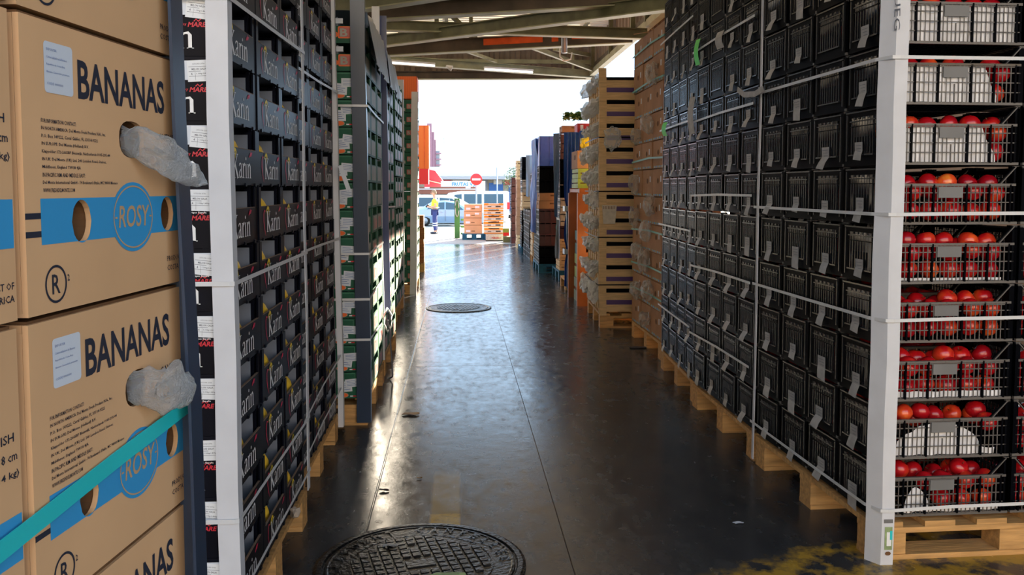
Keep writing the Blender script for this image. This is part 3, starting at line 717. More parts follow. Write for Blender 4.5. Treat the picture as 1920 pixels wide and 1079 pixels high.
# ------------------------------------------------------------------ black lattice crates (right)
CX, CY, CH = .555, .294, .2265
def black_crate():
    mb = MB(); m = 'plastic_black'; g = 'plastic_grey'
    # floor grid
    mb.box(0, CX, 0, .012, 0, .010, g); mb.box(0, CX, CY-.012, CY, 0, .010, m); mb.box(0, .012, .012, CY-.012, 0, .010, m); mb.box(CX-.012, CX, .012, CY-.012, 0, .010, m)
    for i in range(1, 16): x = CX*i/16; mb.box(x-.0025, x+.0025, .012, CY-.012, .002, .008, m)
    for j in range(1, 8): y = CY*j/8; mb.box(.012, CX-.012, y-.0025, y+.0025, .001, .009, m)
    # aisle end (x = 0) and far end
    for x0, s_ in ((0, 1), (CX, -1)):
        def b(xa, xb, *a): mb.box(min(x0+s_*xa, x0+s_*xb), max(x0+s_*xa, x0+s_*xb), *a)
        b(0, .012, 0, .046, .010, CH-.004, m); b(0, .012, CY-.046, CY, .010, CH-.004, m)
        b(-.006, .010, .020, CY-.020, CH-.016, CH-.010, 'plastic_gloss'); b(0, .008, .046, CY-.046, CH-.034, CH-.012, m)
        b(-.009, .010, .050, CY-.050, .040, .0455, 'plastic_gloss'); b(0, .006, .046, CY-.046, .010, .040, m)
        b(-.004, .006, .046, CY-.046, .176, .180, 'plastic_gloss'); b(-.004, .004, .046, CY-.046, .156, .159, m)
        for k in range(9):
            y = .062+k*(CY-.124)/8; b(-.003, .006, y-.0022, y+.0022, .045, .192, 'plastic_gloss')
        b(.003, .006, .085, CY-.085, .055, .115, m)                 # card holder
        for k in range(4): y = .09+k*(CY-.18)/3; b(-.008, .0, y-.006, y+.006, .184, .192, 'plastic_gloss')
        for y0 in (.022, CY-.028): b(-.005, 0, y0, y0+.006, .02, CH-.02, 'plastic_gloss')
    # long lattice sides
    RH = .157
    for y0, s_ in ((0, 1), (CY, -1)):
        def b(xa, xb, ya, yb, za, zb, mm=g): mb.box(xa, xb, min(y0+s_*ya, y0+s_*yb), max(y0+s_*ya, y0+s_*yb), za, zb, mm)
        xs = [.033, .119, .211, .278, .344, .436, .522]
        b(.012, CX-.012, -.003, .008, RH-.009, RH); b(.03, CX-.03, -.001, .005, RH-.014, RH-.011)
        for z in (.120, .083, .046): b(.012, CX-.012, 0, .003, z, z+.0036)
        for i, x in enumerate(xs):
            if i == 3: b(x-.0015, x+.0015, -.001, .005, .01, RH*.5); b(x-.001, x+.001, -.004, .001, RH-.01, RH)
            else: b(x-.0035, x+.0035, -.003, .007, .008, RH-.003, m)
        for i in range(6):
            n = 4 if i in (0, 1, 4, 5) else 3
            for k in range(1, n+1): x = xs[i]+(xs[i+1]-xs[i])*k/(n+1); b(x-.0017, x+.0017, 0, .003, .008, RH-.004)
        b(.229, .327, -.004, .001, .103, .143, 'card_grey')
        for xc, d in ((.010, 1), (CX-.010, -1)):
            b(xc-.010, xc+.010, 0, .012, .010, CH-.004, m)
        b(.0, .02, 0, .01, CH-.010, CH-.002); b(CX-.02, CX, 0, .01, CH-.010, CH-.002)
    for y in (.003, CY-.003):
        for a, b_ in (((.012, y, CH-.006), (.072, y, RH)), ((CX-.012, y, CH-.006), (CX-.072, y, RH))):
            mb.beam(a, b_, .008, .004, g); mb.beam((a[0]+.006*(1 if a[0] < .2 else -1), y, a[2]), (b_[0]+.010*(1 if a[0] < .2 else -1), y, b_[2]), .006, .003, m)
    return mb
cr_me = black_crate().mesh('fruit_crate')
def paper_tag(s):
    """bent paper card hanging in the holder, faces -x"""
    mb = MB(); rr = random.Random(s); w_ = rr.uniform(.058, .074); h_ = rr.uniform(.070, .105); y0 = -w_/2; sk = rr.uniform(-.018, .018); pr = rr.uniform(.006, .022)
    pts = [(0, 0, 0), (.001, .0, -h_*.45), (-pr*.6, sk*.5, -h_*.7), (-pr, sk, -h_)]
    vs = []
    for x, y, z in pts: vs += [(x, y0+y, z), (x, y0+w_+y, z+(.006 if z < -.07 else 0))]
    f = [(2*i, 2*i+1, 2*i+3, 2*i+2) for i in range(3)]
    mb.add(vs, f, 'tag_paper')
    for k in range(3): a = vs[0]; z = -.012-.012*k; mb.add([(-.0008, y0+.008, z), (-.0008, y0+w_-.008-.008*k, z), (-.0008, y0+w_-.008-.008*k, z-.002), (-.0008, y0+.008, z-.002)], [(0, 1, 2, 3)], 'print_grey')
    return mb.mesh('label_tag')
tags = [paper_tag(s) for s in range(6)]
crate_pos = []
def crate_stack(X, Y0, rz, rows, z0, where, group, tagrate=.95, wob=.004, tagcols=None):
    c_, s_ = cos(rz), sin(rz)
    for c in range(4):
        for r_ in range(rows):
            lx = rnd.uniform(-wob, wob); ly = c*(CY+.006)+rnd.uniform(-.0015, .0015)
            p = (X+lx*c_-ly*s_, Y0+lx*s_+ly*c_, z0+.2284*r_)
            o = link('fruit_crate', cr_me, None, p, (0, 0, rz))
            tag(o, 'black crate, %s, %s column, %s' % (row(r_), COL[c], where), 'crate', group)
            crate_pos.append((p, rz, c, r_, where))
            if rnd.random() < tagrate:
                t = link('label_tag', tags[rnd.randrange(6)], o, (-.0105, CY/2+rnd.uniform(-.012, .012), rnd.uniform(.085, .105))); t['label'] = 'creased paper tag in the crate end'
crate_stack(1.603, 3.215, R(2.1), 10, .166, 'nearest right stack', 'black crates of the nearest right stack')
crate_stack(1.560, 4.445, R(.3), 12, .166, 'middle right stack', 'black crates of the middle right stack')
crate_stack(1.572, 5.665, R(-2.6), 12, .160, 'farthest right stack', 'black crates of the farthest right stack')
# second crate across the near row of the nearest stack, added to block side light
for r_ in range(10):
    lx = CX+.012; p = (1.603+lx*cos(R(2.1)), 3.215+lx*sin(R(2.1)), .166+.2284*r_)
    o = link('fruit_crate', cr_me, None, p, (0, 0, R(2.1))); tag(o, 'black lattice crate at the right picture edge, %s' % row(r_), 'crate', 'black crates at the right picture edge')
    crate_pos.append((p, R(2.1), 9, r_, 'edge'))
pallet('wooden pallet under the nearest black crates with red apples', (1.597, 3.205, 0), R(2.1))
pallet('wooden pallet under the middle black crate stack', (1.556, 4.44, 0), R(.3), 1.19, 1.19)
pallet('wooden pallet under the farthest black crate stack', (1.568, 5.66, 0), R(-2.6), 1.19, 1.19)

# apples in the near row, each one its own object
def apple_mesh(n=16):
    mb = MB(); r_ = .039
    prof = []
    for k in range(11):
        a = -pi/2+pi*k/10; rad = r_*cos(a)*(1+.06*sin(a)); z = r_*.92*sin(a)
        if k == 10: rad, z = .003, r_*.66
        if k == 9: rad, z = .013, r_*.84
        if k == 0: rad, z = .003, -r_*.74
        if k == 1: rad, z = .012, -r_*.86
        prof.append((rad, z))
    mb.lathe(prof, 'apple_skin', n); mb.tube([(0, 0, r_*.62), (.002, .001, r_*1.02)], .0014, 'kraft_dark', 5); return mb.mesh('apple')
ap_me = apple_mesh()
LINER = {9: [(.02, .53, .15)], 8: [(.02, .53, .15)], 7: [(.02, .46, .15)], 6: [(.02, .46, .145)], 2: [(.02, .53, .035)], 1: [(.09, .50, .14)], 0: [(.13, .25, .11), (.25, .53, .03)], 4: [(.02, .5, .022)]}
PL = ['at the left', 'left of the middle', 'in the middle', 'right of the middle', 'at the right']
def in_crate(r_, x, y, z): return (1.603+x*cos(R(2.1))-y*sin(R(2.1)), 3.215+x*sin(R(2.1))+y*cos(R(2.1)), .166+.2284*r_+z)
na = 0
for r_ in range(10):
    cov = LINER.get(r_, [])
    def covered(x, z): return any(h_ > .05 and a+.01 < x < b-.01 and z < h_+.03 for a, b, h_ in cov)
    spots = []
    for lay in range(2):
        for i in range(6):
            x = .062+i*.0845+(.006 if lay else -.004)+rnd.uniform(-.006, .006); z = .051+lay*.072+rnd.uniform(-.004, .004)
            if not covered(x, z): spots.append((x, .055, z, i))
    for i in range(6):                                           # behind, upper layer
        x = .075+i*.082+rnd.uniform(-.006, .006)
        if r_ < 9 and rnd.random() < .95: spots.append((x, .138, .128+rnd.uniform(-.004, .012), i))
    for i in range(6):                                           # lying on top, showing in the gap
        x = .075+i*.084+rnd.uniform(-.010, .010); pr = .8 if r_ not in (3, 0) else .5
        if rnd.random() < pr: spots.append((x, .088+rnd.uniform(0, .03), .152+rnd.uniform(.0, .012), i))
    if r_ == 9: spots = spots[:4]
    for x, y, z, ii in spots:
        p = in_crate(r_, x, y, z); na += 1
        o = link('apple', ap_me, None, p, (rnd.uniform(-1, 1), rnd.uniform(-1, 1), rnd.uniform(0, 6.2)))
        lay = 'lying on top' if z > .145 else ('upper layer' if z > .09 else 'bottom layer')
        dep = ' behind' if y > .12 else ''
        s_ = rnd.uniform(.95, 1.06); o.scale = (s_, s_, s_)
        tag(o, 'red apple in black crate %s, %s from the left, %s%s' % (row(r_), ('first', 'second', 'third', 'fourth', 'fifth', 'sixth')[ii], lay, dep), 'apple', 'red apples in the near black crates')
print('apples', na)
for r_, cov in LINER.items():
    for q, (xa, xb, h_) in enumerate(cov):
        mb = MB(); nx = int((xb-xa)/.012)+2; nz = 7; vs = []
        for j in range(nz+1):
            for i in range(nx+1):
                x = xa+(xb-xa)*i/nx; tt = i/nx
                top = h_*(1-.10*abs(noise.noise(Vector((x*22, r_*3, 0)))))
                if r_ in (1, 0) and h_ > .05: top *= .25+.75*sin(pi*min(1, max(0, tt*1.15)))**.55 if tt < .87 else .25
                if r_ in (6, 7): top *= min(1, .25+6*(1-tt))
                z = .012+(top-.012)*j/nz
                vs.append((x, .0125+.010*noise.noise(Vector((x*28, z*22, r_)))+.004*sin(x*75), z))
        W = nx+1; n = len(vs); back = [(a, b+.0015, c) for a, b, c in vs]
        fs = [(j*W+i, j*W+i+1, (j+1)*W+i+1, (j+1)*W+i) for j in range(nz) for i in range(nx)]
        mb.add(vs, fs, 'liner_paper', smooth=True); mb.add(back, [f[::-1] for f in fs], 'liner_paper', smooth=True)
        o = mb.build('paper_liner', None, in_crate(r_, 0, 0, 0), (0, 0, R(2.1)))
        tag(o, 'white paper liner in apple crate %s%s' % (row(r_), '' if len(cov) == 1 else (', the taller piece' if q == 0 else ', the low strip at the right')), 'paper liner')
# the fruit heaped in all the other crates: one heap nobody could count
hp = MB(); pr = random.Random(3)
for (p, rz, c, r_, where) in crate_pos:
    if c == 0 and 'nearest' in where: continue
    T = Matrix.Translation(p) @ Matrix.Rotation(rz, 4, 'Z')
    for i in range(6):
        for j in range(3): hp.ell((.065+i*.084, .058+j*.089, .118+pr.uniform(-.01, .012)), (.040, .040, .037), 'apple_skin', 8, 5, True, T)
    for j in range(3): hp.ell((.060, .058+j*.089, .05), (.040, .040, .037), 'apple_skin', 8, 5, True, T)
tag(hp.build('heaped_apples'), 'dark red apples heaped inside the black crates along the right side', 'apples', None, 'stuff')

# corner post and straps of the black stacks
corner_strip((1.622, 3.168, .0), (1.655, 3.180, 2.45), .052, -.0001, 'white_strip', 'x', name='tmp')
bpy.data.objects.remove(bpy.data.objects['tmp'])
def post_tree():
    """white L post at the near corner, worn at the foot, with handwriting"""
    mb = MB(); K = 14; vs = []; fs = []
    th = .006; a1 = Vector((.30, 1, 0)).normalized()*.058; a2 = Vector((1, -.02, 0)).normalized()*.050  # leg turned to the aisle, leg turned to the camera
    b0 = Vector((1.612, 3.165, 0)); t0 = Vector((1.622, 3.168, 2.55))
    side = Vector((-.036, .058, 0)); front = Vector((.049, .0, 0))
    for k in range(K):
        t = k/(K-1); c = b0.lerp(t0, t); w_ = .0022*sin(k*1.9)
        ring_ = [c+side, c, c+front, c+front+Vector((0, th, 0)), c+Vector((.002, th, 0)), c+side+Vector((th*.8, th*.5, 0))]
        vs += [(q.x+w_, q.y, q.z) for q in ring_]
    n = 6
    for k in range(K-1):
        for i in range(n): fs.append((k*n+i, k*n+(i+1) % n, k*n+n+(i+1) % n, k*n+n+i))
    fs += [(0, 5, 4, 1), (1, 4, 3, 2)]; e = (K-1)*n; fs += [(e, e+1, e+4, e+5), (e+1, e+2, e+3, e+4)]
    mb.add(vs, fs, 'white_strip')
    T = plane((1.590, 3.207, 2.02), (0, 0, -1), (-side.normalized()[0]*-1, -side.normalized()[1]*-1, 0))
    return mb
o = post_tree().build('corner_protector'); tag(o, 'wide white corner post in front of the apple crates, scuffed at the foot', 'corner protector')
h_ = MB(); T = plane((1.6095, 3.1755, 2.16), (0, 0, -1), (.036, -.058, 0))
text(h_, 'UEG', 0, .006, .13, .024, 'print_grey', T, 0, .0016, 2)
h_.build('handwriting', o)['label'] = 'dark hand lettering running down the post'
h_ = MB(); T = plane((1.622, 3.1635, .03), (1, 0, 0), (0, 0, 1))
rect(h_, .004, .034, .03, .12, 'leaf_pale', T, .0); rect(h_, .012, .030, .045, .10, 'white_print', T, .0006); rect(h_, .024, .034, .07, .105, 'teal_strap', T, .0012); disc(h_, .018, .016, .012, .008, 'kraft_dark', T, .0006, 9); rect(h_, .0, .035, .135, .150, 'card_grey', T, .0003)
h_.build('scuff_marks', o)['label'] = 'torn and soiled foot of the white post'
corner_strip((1.548, 4.415, .02), (1.564, 4.425, 2.75), -.004, .028, 'white_strip', 'narrow white strip between the nearest and middle black crate stacks', th=.003)
def rS(z): return [(1.568, 3.233, z), (1.553, 3.8, z+.002), (1.542, 4.42, z+.004)]
for z, nm in ((1.933, 'highest'), (1.349, 'second from the top'), (.948, 'third from the top'), (.215, 'lowest')):
    strap([(1.539, 4.46, z), (1.542, 4.41, z), (1.559, 3.8, z), (1.578, 3.24, z), (1.606, 3.161, z), (1.635, 3.158, z), (1.9, 3.182, z+.002), (2.35, 3.200, z+.004), (2.738, 3.238, z+.004), (2.752, 3.26, z+.004), (2.73, 3.9, z+.004)], .013, 'white_strap', 'white strap around the nearest black crates, %s' % nm, 'white straps on the nearest black crates')
for z, nm in ((2.343, 'highest'), (1.890, 'second'), (1.408, 'just above eye level'), (.945, 'fourth'), (.495, 'lowest')):
    strap([(1.537, 4.49, z), (1.540, 5.1, z), (1.541, 5.70, z-.012)], .013, 'white_strap', 'grey white strap along the middle black crates, %s' % nm, 'white straps on the middle black crates')
for z, nm in ((2.58, 'highest'), (1.90, 'second'), (1.16, 'third'), (.512, 'lowest')):
    strap([(1.545, 5.72, z), (1.572, 6.3, z), (1.605, 6.90, z)], .013, 'white_strap', 'grey white strap along the farthest black crates, %s' % nm, 'white straps on the farthest black crates')
def flag(y, z, w_, h_, m, label, x=1.535, name='tape_flag'):
    mb = MB(); vs = []; K = 6
    for k in range(K+1): t = k/K; xx = -.014*sin(t*3); vs += [(xx, .006*sin(t*4), -h_*t), (xx-.004, w_+.006*sin(t*4+.5), -h_*t+.004)]
    vs2 = [(a+.001, b, c) for a, b, c in vs]
    mb.add(vs, [(2*i, 2*i+2, 2*i+3, 2*i+1) for i in range(K)], m); mb.add(vs2, [(2*i, 2*i+1, 2*i+3, 2*i+2) for i in range(K)], m)
    return tag(mb.build(name, None, (x, y, z)), label, 'tape')
flag(5.50, 2.395, .085, .165, 'neon_green', 'bright green tape flag on the middle black crates, the larger one')
flag(6.35, 1.93, .11, .10, 'neon_green', 'small bright green tape flag on the farthest black crates')
flag(5.60, 2.04, .12, .24, 'tag_paper', 'long grey paper hanging by the junction of two crate stacks', name='paper_slip')
flag(5.0, 2.36, .12, .10, 'tag_paper', 'crumpled grey paper stuck under the highest strap of the middle crates', name='paper_slip')
strap([(1.530, 4.39, 1.945), (1.525, 4.30, 1.945), (1.52, 4.42, 1.93), (1.525, 4.60, 1.945), (1.52, 4.70, 1.985)], .030, 'tag_paper', 'twisted loose strap end at the strip between the crate stacks')

# ------------------------------------------------------------------ brown cartons with bags and teal straps
def brown_carton():
    mb = MB(); w_, d_, h_ = .40, .5, .238
    mb.box(0, d_, 0, w_, 0, h_, 'brown_card'); mb.box(-.0008, 0, .004, w_-.004, h_*.985, h_*.998, 'kraft_dark')
    T = plane((0, w_, 0), (0, -1, 0), (0, 0, 1))
    disc(mb, .20, .135, .035, .024, 'kraft_dark', T, .0012, 14); rect(mb, .29, .325, .125, .175, 'paper', T, .0012)
    for k in range(5): rect(mb, .04+k*.07, .08+k*.07, .006, .022, 'band_blue' if k % 2 else 'green_strap', T, .0012)
    T = plane((0, 0, 0), (1, 0, 0), (0, 0, 1)); rect(mb, .05, .16, .12, .18, 'paper', T, .0010); disc(mb, .30, .14, .04, .022, 'kraft_dark', T, .001, 12)
    return mb.mesh('brown_carton')
br_me = brown_carton()
bags_me = [crumple(s, (.07, .10, .085), 'dull_film', 3, .45, 1.6).mesh('plastic_bag') for s in (1.1, 2.3, 3.7)]
for c in range(3):
    for r_ in range(11):
        o = link('brown_carton', br_me, None, (1.692+rnd.uniform(-.006, .006), 7.14+c*.408, .160+.2425*r_))
        tag(o, 'brown carton with white sticker, %s, %s column past the black crates' % (row(r_), COL[c]), 'cardboard box', 'brown cartons beyond the black crates')
pallet('wooden pallet under the brown cartons with plastic bags', (1.688, 7.12, 0), 0, 1.0, 1.24)
k = 0
for (y, z) in ((8.05, 1.93), (7.55, 2.0), (7.45, 1.30), (8.1, 1.18), (7.6, 1.07), (7.65, .80), (7.95, .86), (7.5, .55), (8.0, .50), (7.6, .28), (8.1, 1.48), (7.4, 2.42)):
    s_ = rnd.uniform(.7, 1.15); o = link('plastic_bag', bags_me[k % 3], None, (1.648, y, z), (rnd.uniform(0, 3), 0, rnd.uniform(-.3, .3))); o.scale = (.75, s_, s_); k += 1
    tag(o, 'crumpled clear bag on the brown cartons, %s' % ['above eye level, far column', 'above eye level, middle column', 'just below eye level, near column', 'beside it, far column', 'mid height, middle column', 'lower middle, second column', 'lower middle, far column', 'knee height, near side', 'knee height, far side', 'lowest of all', 'at eye level, far column', 'highest near the top'][k-1], 'plastic bag', 'bags on the brown cartons')
for z, nm in ((2.70, 'highest'), (2.37, 'second'), (1.70, 'third'), (1.06, 'fourth'), (.74, 'fifth'), (.50, 'lowest')):
    strap([(1.95, 7.125, z), (1.684, 7.120, z), (1.676, 7.6, z+.01), (1.675, 8.36, z-.01)], .016, 'green_strap', 'pale green strap around the brown cartons, %s' % nm, 'green straps on the brown cartons')
mb = MB(); mb.prism([(0, 0), (.18, .02), (.16, .012)], 0, .02, 'kraft'); mb.beam((0, 0, 0), (.5, .05, .03), .4, .006, 'brown_card')
tag(mb.build('cardboard_sheet', None, (1.72, 7.75, 2.84), (0, R(-9), R(35))), 'loose cardboard sheet on top of the brown cartons', 'cardboard')

# ------------------------------------------------------------------ wooden crates with purple stripes
def purple_crate():
    mb = MB(); w_, d_, h_ = .60, .382, .198; m = 'wood_pale'
    mb.box(0, w_, 0, .010, 0, h_, m); mb.box(.002, w_, -.0012, 0, h_*.38, h_*.62, 'purple'); mb.box(0, w_, d_-.010, d_, 0, h_, m)
    mb.box(.0, w_, .010, d_-.010, 0, .008, m)
    for z0, z1 in ((.01, .075), (.085, .125), (.135, h_)):
        mb.box(0, .008, .010, d_-.010, z0, z1, m); mb.box(w_-.008, w_, .010, d_-.010, z0, z1, m)
    for y in (.012, d_/2-.01, d_-.032): mb.box(-.008, 0, y, y+.02, 0, h_, m)
    for y in (.012, d_-.045): 
        mb.box(.010, .042, y, y+.03, h_, .2405, m); mb.box(w_-.042, w_-.010, y, y+.03, h_, .2405, m)
    mb.box(.012, w_-.012, .015, d_-.015, .010, .17, 'plastic_black'); mb.box(.05, w_-.05, .05, d_-.05, .171, .236, 'plastic_black')  # upper black block added to stop sky showing through the gap
    return mb.mesh('wooden_crate')
pc_me = purple_crate()
bag2 = [crumple(s, (.065, .115, .05), 'grey_film', 3, .6, 1.9).mesh('plastic_bag') for s in (5.1, 6.3, 7.7, 8.9)]
RZ5 = R(-2.2)
def p5(x, y, z): return (1.462+x*cos(RZ5)-y*sin(RZ5), 8.84+x*sin(RZ5)+y*cos(RZ5), z)
for r_ in range(10):
    for c in range(3):
        o = link('wooden_crate', pc_me, None, p5(rnd.uniform(-.004, .004), c*.390, .168+.2415*r_), (0, 0, RZ5))
        tag(o, 'pale wooden crate with a purple stripe, %s, %s of its three columns' % (row(r_), COL[c]), 'crate', 'wooden crates with purple stripes')
        for q in range(2 if r_ in (0, 3, 6) else 1):
            b = link('plastic_bag', bag2[rnd.randrange(4)], None, p5(-.035-rnd.uniform(0, .03), c*.390+.12+q*.14+rnd.uniform(-.03, .03), .168+.2415*r_+.195), (rnd.uniform(-1, 1), rnd.uniform(.3, .8), 0)); s_ = rnd.uniform(.8, 1.3); b.scale = (s_, s_, s_)
            tag(b, 'grey bag on wooden crate %s, %s column%s' % (row(r_), COL[c], ', second bag' if q else ''), 'plastic bag', 'grey bags on the wooden crates')
pallet('wooden pallet under the purple striped wooden crates', p5(-.01, -.01, 0), RZ5, 1.0, 1.18)
corner_strip(p5(-.020, -.016, .13), p5(-.035, -.016, 2.66), .075, .04, 'wood_pale', 'pale corner board at the near edge of the purple striped crates', th=.008)
for z in (1.96, 1.41, .94, .45):
    strap([p5(.60, -.006, z), p5(.05, -.020, z), p5(-.034, -.022, z), p5(-.05, .4, z), p5(-.05, 1.15, z)], .012, 'plastic_black', 'thin dark strap around the purple striped crates, %s' % {1.96: 'highest', 1.41: 'at eye level', .94: 'second from the floor', .45: 'lowest'}[z], 'dark straps on the purple striped crates')
tag(MB().box(1.78, 2.5, 8.60, 8.606, .05, 2.62, 'plastic_black').build('plastic_sheet'), 'black sheet between brown cartons and wooden crates, widened to block sun', 'sheet')  # seen only at its edge; width added to block sun through the gap
mb = MB(); T = Matrix(); mb.prism([(-.06, 0), (.06, 0), (.075, .19), (-.075, .19)], 0, .012, 'pale_crate', plane((0, 0, 0), (1, 0, 0), (0, 0, 1)))
T = plane((0, -.013, 0), (1, 0, 0), (0, 0, 1))
for k in range(8): rect(mb, -.062+k*.016, -.056+k*.016, .15, .18, 'kraft_dark', T, .0)
tag(mb.build('basket', None, p5(.075, -.03, 1.08)), 'pale slotted basket hung on the corner board of the purple striped crates', 'basket')
o = bag_at(p5(.10, -.05, 1.95), (.09, .03, .12), 9.2, 'pale torn bag stuck on the purple striped crates at the corner board', 'clear_film', sub=3)
# ------------------------------------------------------------------ farther stacks on the right
def tray(w_, d_, h_, kind):
    """w along x (towards the camera face), d along y, h high; origin near aisle corner"""
    mb = MB()
    if kind in ('black', 'maroon', 'white'):
        m = {'black': 'plastic_black', 'maroon': 'maroon_box', 'white': 'pale_crate'}[kind]
        mb.box(0, w_, 0, d_, 0, .012, m); mb.box(0, w_, 0, .008, h_-.03, h_-.004, m); mb.box(0, w_, d_-.008, d_, 0, h_-.004, m); mb.box(0, .008, 0, d_, h_-.03, h_-.004, m); mb.box(w_-.008, w_, 0, d_, 0, h_-.004, m)
        mb.box(.012, w_-.012, .014, d_-.01, .012, h_-.05, m)
        for k in range(6): x = (w_-.015)*k/5; mb.box(x, x+.015, 0, .008, 0, h_-.03, m)
        for k in range(6): y = (d_-.02)*k/5; mb.box(-.002, .008, y, y+.02, 0, h_-.03, 'card_grey')  # grey bars paint in the sky light on the aisle side
        for z in (.02, h_*.5, h_-.035): mb.box(-.003, .006, 0, d_, z, z+.010, 'card_grey')
        T = plane((0, 0, 0), (1, 0, 0), (0, 0, 1)); rect(mb, w_*.55, w_*.78, h_*.35, h_*.65, 'teal_strap' if kind == 'maroon' else 'paper', T, .002)
        for k in range(5): rect(mb, .0, 0, 0, 0, m, T)
        # pale aisle side: sky light put into the bar colour
        T = plane((0, d_, 0), (0, -1, 0), (0, 0, 1))
    elif kind == 'card':
        mb.box(0, w_, 0, d_, 0, h_-.004, 'brown_card'); mb.box(w_*.35, w_*.65, -.001, 0, h_*.55, h_*.75, 'kraft_dark'); mb.box(-.001, 0, d_*.3, d_*.6, h_*.5, h_*.75, 'kraft_dark')
    else:
        m = {'lime': 'lime_box', 'green': 'green_card', 'yellow': 'wood_pale', 'olive': 'olive_box', 'wood': 'wood_pale', 'orange': 'orange_crate'}[kind]
        mb.box(0, w_, 0, .01, 0, h_*.45, m); mb.box(0, w_, 0, .01, h_*.58, h_-.004, m); mb.box(0, .01, .01, d_, 0, h_*.45, m); mb.box(0, .01, .01, d_, h_*.58, h_-.004, m)
        mb.box(.01, w_, .012, d_, 0, h_-.02, 'kraft_dark'); mb.box(0, .03, -.002, .0, 0, h_-.004, m); mb.box(w_-.03, w_, -.002, 0, 0, h_-.004, m)
    return mb
TK = {}
NAMES = dict(black=('plastic_crate', 'black plastic crate', 'crate'), maroon=('plastic_crate', 'dark maroon plastic crate', 'crate'), white=('plastic_crate', 'dirty white plastic crate', 'crate'), card=('cardboard_box', 'brown cardboard box', 'cardboard box'),
             lime=('fruit_box', 'lime green fruit box', 'box'), green=('fruit_box', 'dark green fruit box', 'box'), yellow=('fruit_box', 'yellowish wooden fruit box', 'box'), olive=('fruit_box', 'olive green fruit box', 'box'), wood=('fruit_box', 'wooden fruit box', 'box'), orange=('fruit_box', 'orange fruit box', 'box'))
def pile(x, y, z, w_, d_, items, where, rz=0, group=None):
    n = 0
    for kind, h_, cnt in items:
        for i in range(cnt):
            key = (w_, d_, h_, kind)
            if key not in TK: TK[key] = tray(w_, d_, h_, kind).mesh(NAMES[kind][0])
            o = link(NAMES[kind][0], TK[key], None, (x+rnd.uniform(-.008, .008), y+rnd.uniform(-.006, .006), z+.0005), (0, 0, rz))
            tag(o, '%s, %s, in the %s' % (NAMES[kind][1], ORD[min(n, 15)]+(' up' if n else ''), where), NAMES[kind][2], group or where)
            z += h_; n += 1
    return z
def plastic_pallet(label, loc, wx, wy, m='blue_pallet', h=.15, rz=0):
    o = empty('pallet', label, 'pallet', loc, rz)
    MB().box(0, wx, 0, wy, h-.03, h, m).build('top_deck', o)
    for i in (0, .5, 1):
        for j in (0, .5, 1):
            b = MB(); x = i*(wx-.13); y = j*(wy-.13); b.box(x, x+.13, y, y+.13, .018, h-.031, m); b.build('block', o)
    for j in (0, .5, 1): y = j*(wy-.1); MB().box(0, wx, y, y+.1, 0, .0175, m).build('base_board', o)
    return o
def hang(x0, y0, x1, y1, ztop, zbot, m, label, pinch=(), seed=0, taper=1.0, wav=.03):
    """hanging tarpaulin between two plan points, gathered at the pinch heights"""
    mb = MB(); n = 26; K = 26; vs = []; a = Vector((x0, y0, 0)); b = Vector((x1, y1, 0)); d = b-a; nr = Vector((d.y, -d.x, 0)).normalized()
    for k in range(K+1):
        t = k/K; z = ztop+(zbot-ztop)*t; w_ = 1-(1-taper)*t
        for pz in pinch: w_ *= 1-.35*math.exp(-((z-pz)/.12)**2)
        for i in range(n+1):
            u = .5+(i/n-.5)*w_; q = sin(i*.95+seed+2*noise.noise(Vector((i*.2, z*1.5, seed))))
            p = a+d*u+nr*(wav*q*(.6+.8*t)+.05*noise.noise(Vector((u*2, z*2, seed)))); vs.append((p.x, p.y, z+.012*q*(t > .97)))
    W = n+1; fs = [(k*W+i, k*W+i+1, (k+1)*W+i+1, (k+1)*W+i) for k in range(K) for i in range(n)]
    back = [tuple(Vector(v)-nr*.003) for v in vs]
    mb.add(vs, fs, m, smooth=True); mb.add(back, [f[::-1] for f in fs], m, smooth=True)
    return tag(mb.build('tarpaulin'), label, 'tarpaulin')
# orange steel rack with boxes
rk = empty('steel_rack', 'orange steel rack carrying boxes, right of the far manhole', 'rack', (1.46, 10.48, 0))
for x, y in ((0, 0), (.94, 0), (0, .86), (.94, .86)):
    mb = MB(); mb.box(x-.02, x+.11, y, y+.06, 0, 1.38, 'orange_steel'); mb.build('upright', rk)
for y in (0, .86):
    for z in (.36, .66): MB().box(.0855, .9395, y, y+.04, z, z+.055, 'orange_steel').build('beam', rk)
    MB().box(.0, 1.03, y-.001, y+.061, 1.3805, 1.44, 'orange_steel').build('beam', rk)
MB().box(0, 1.03, .062, .859, 1.39, 1.43, 'orange_steel').build('shelf', rk)
pile(1.50, 10.66, 0, .75, .55, [('olive', .30, 1), ('lime', .30, 1), ('green', .30, 1)], 'bottom of the orange rack')
pile(1.445, 10.50, 1.441, .40, .55, [('lime', .12, 2), ('card', .22, 1)], 'pile on the orange rack')
pile(1.87, 10.50, 1.441, .50, .55, [('card', .22, 2)], 'sun-blocking right pile of the orange rack')  # extra pile added to stop low sun passing over the rack
hang(1.62, 10.95, 1.66, 10.97, 1.3, .2, 'tarp_blue', 'strip of blue tarpaulin hanging inside the orange rack', seed=9, wav=.01)
o = crumple(3.3, (.09, .08, .10), 'yellow_bag', 3, .4).build('sack', None, (1.60, 10.8, 2.0)); tag(o, 'bright yellow sack lying on the boxes of the orange rack', 'sack')
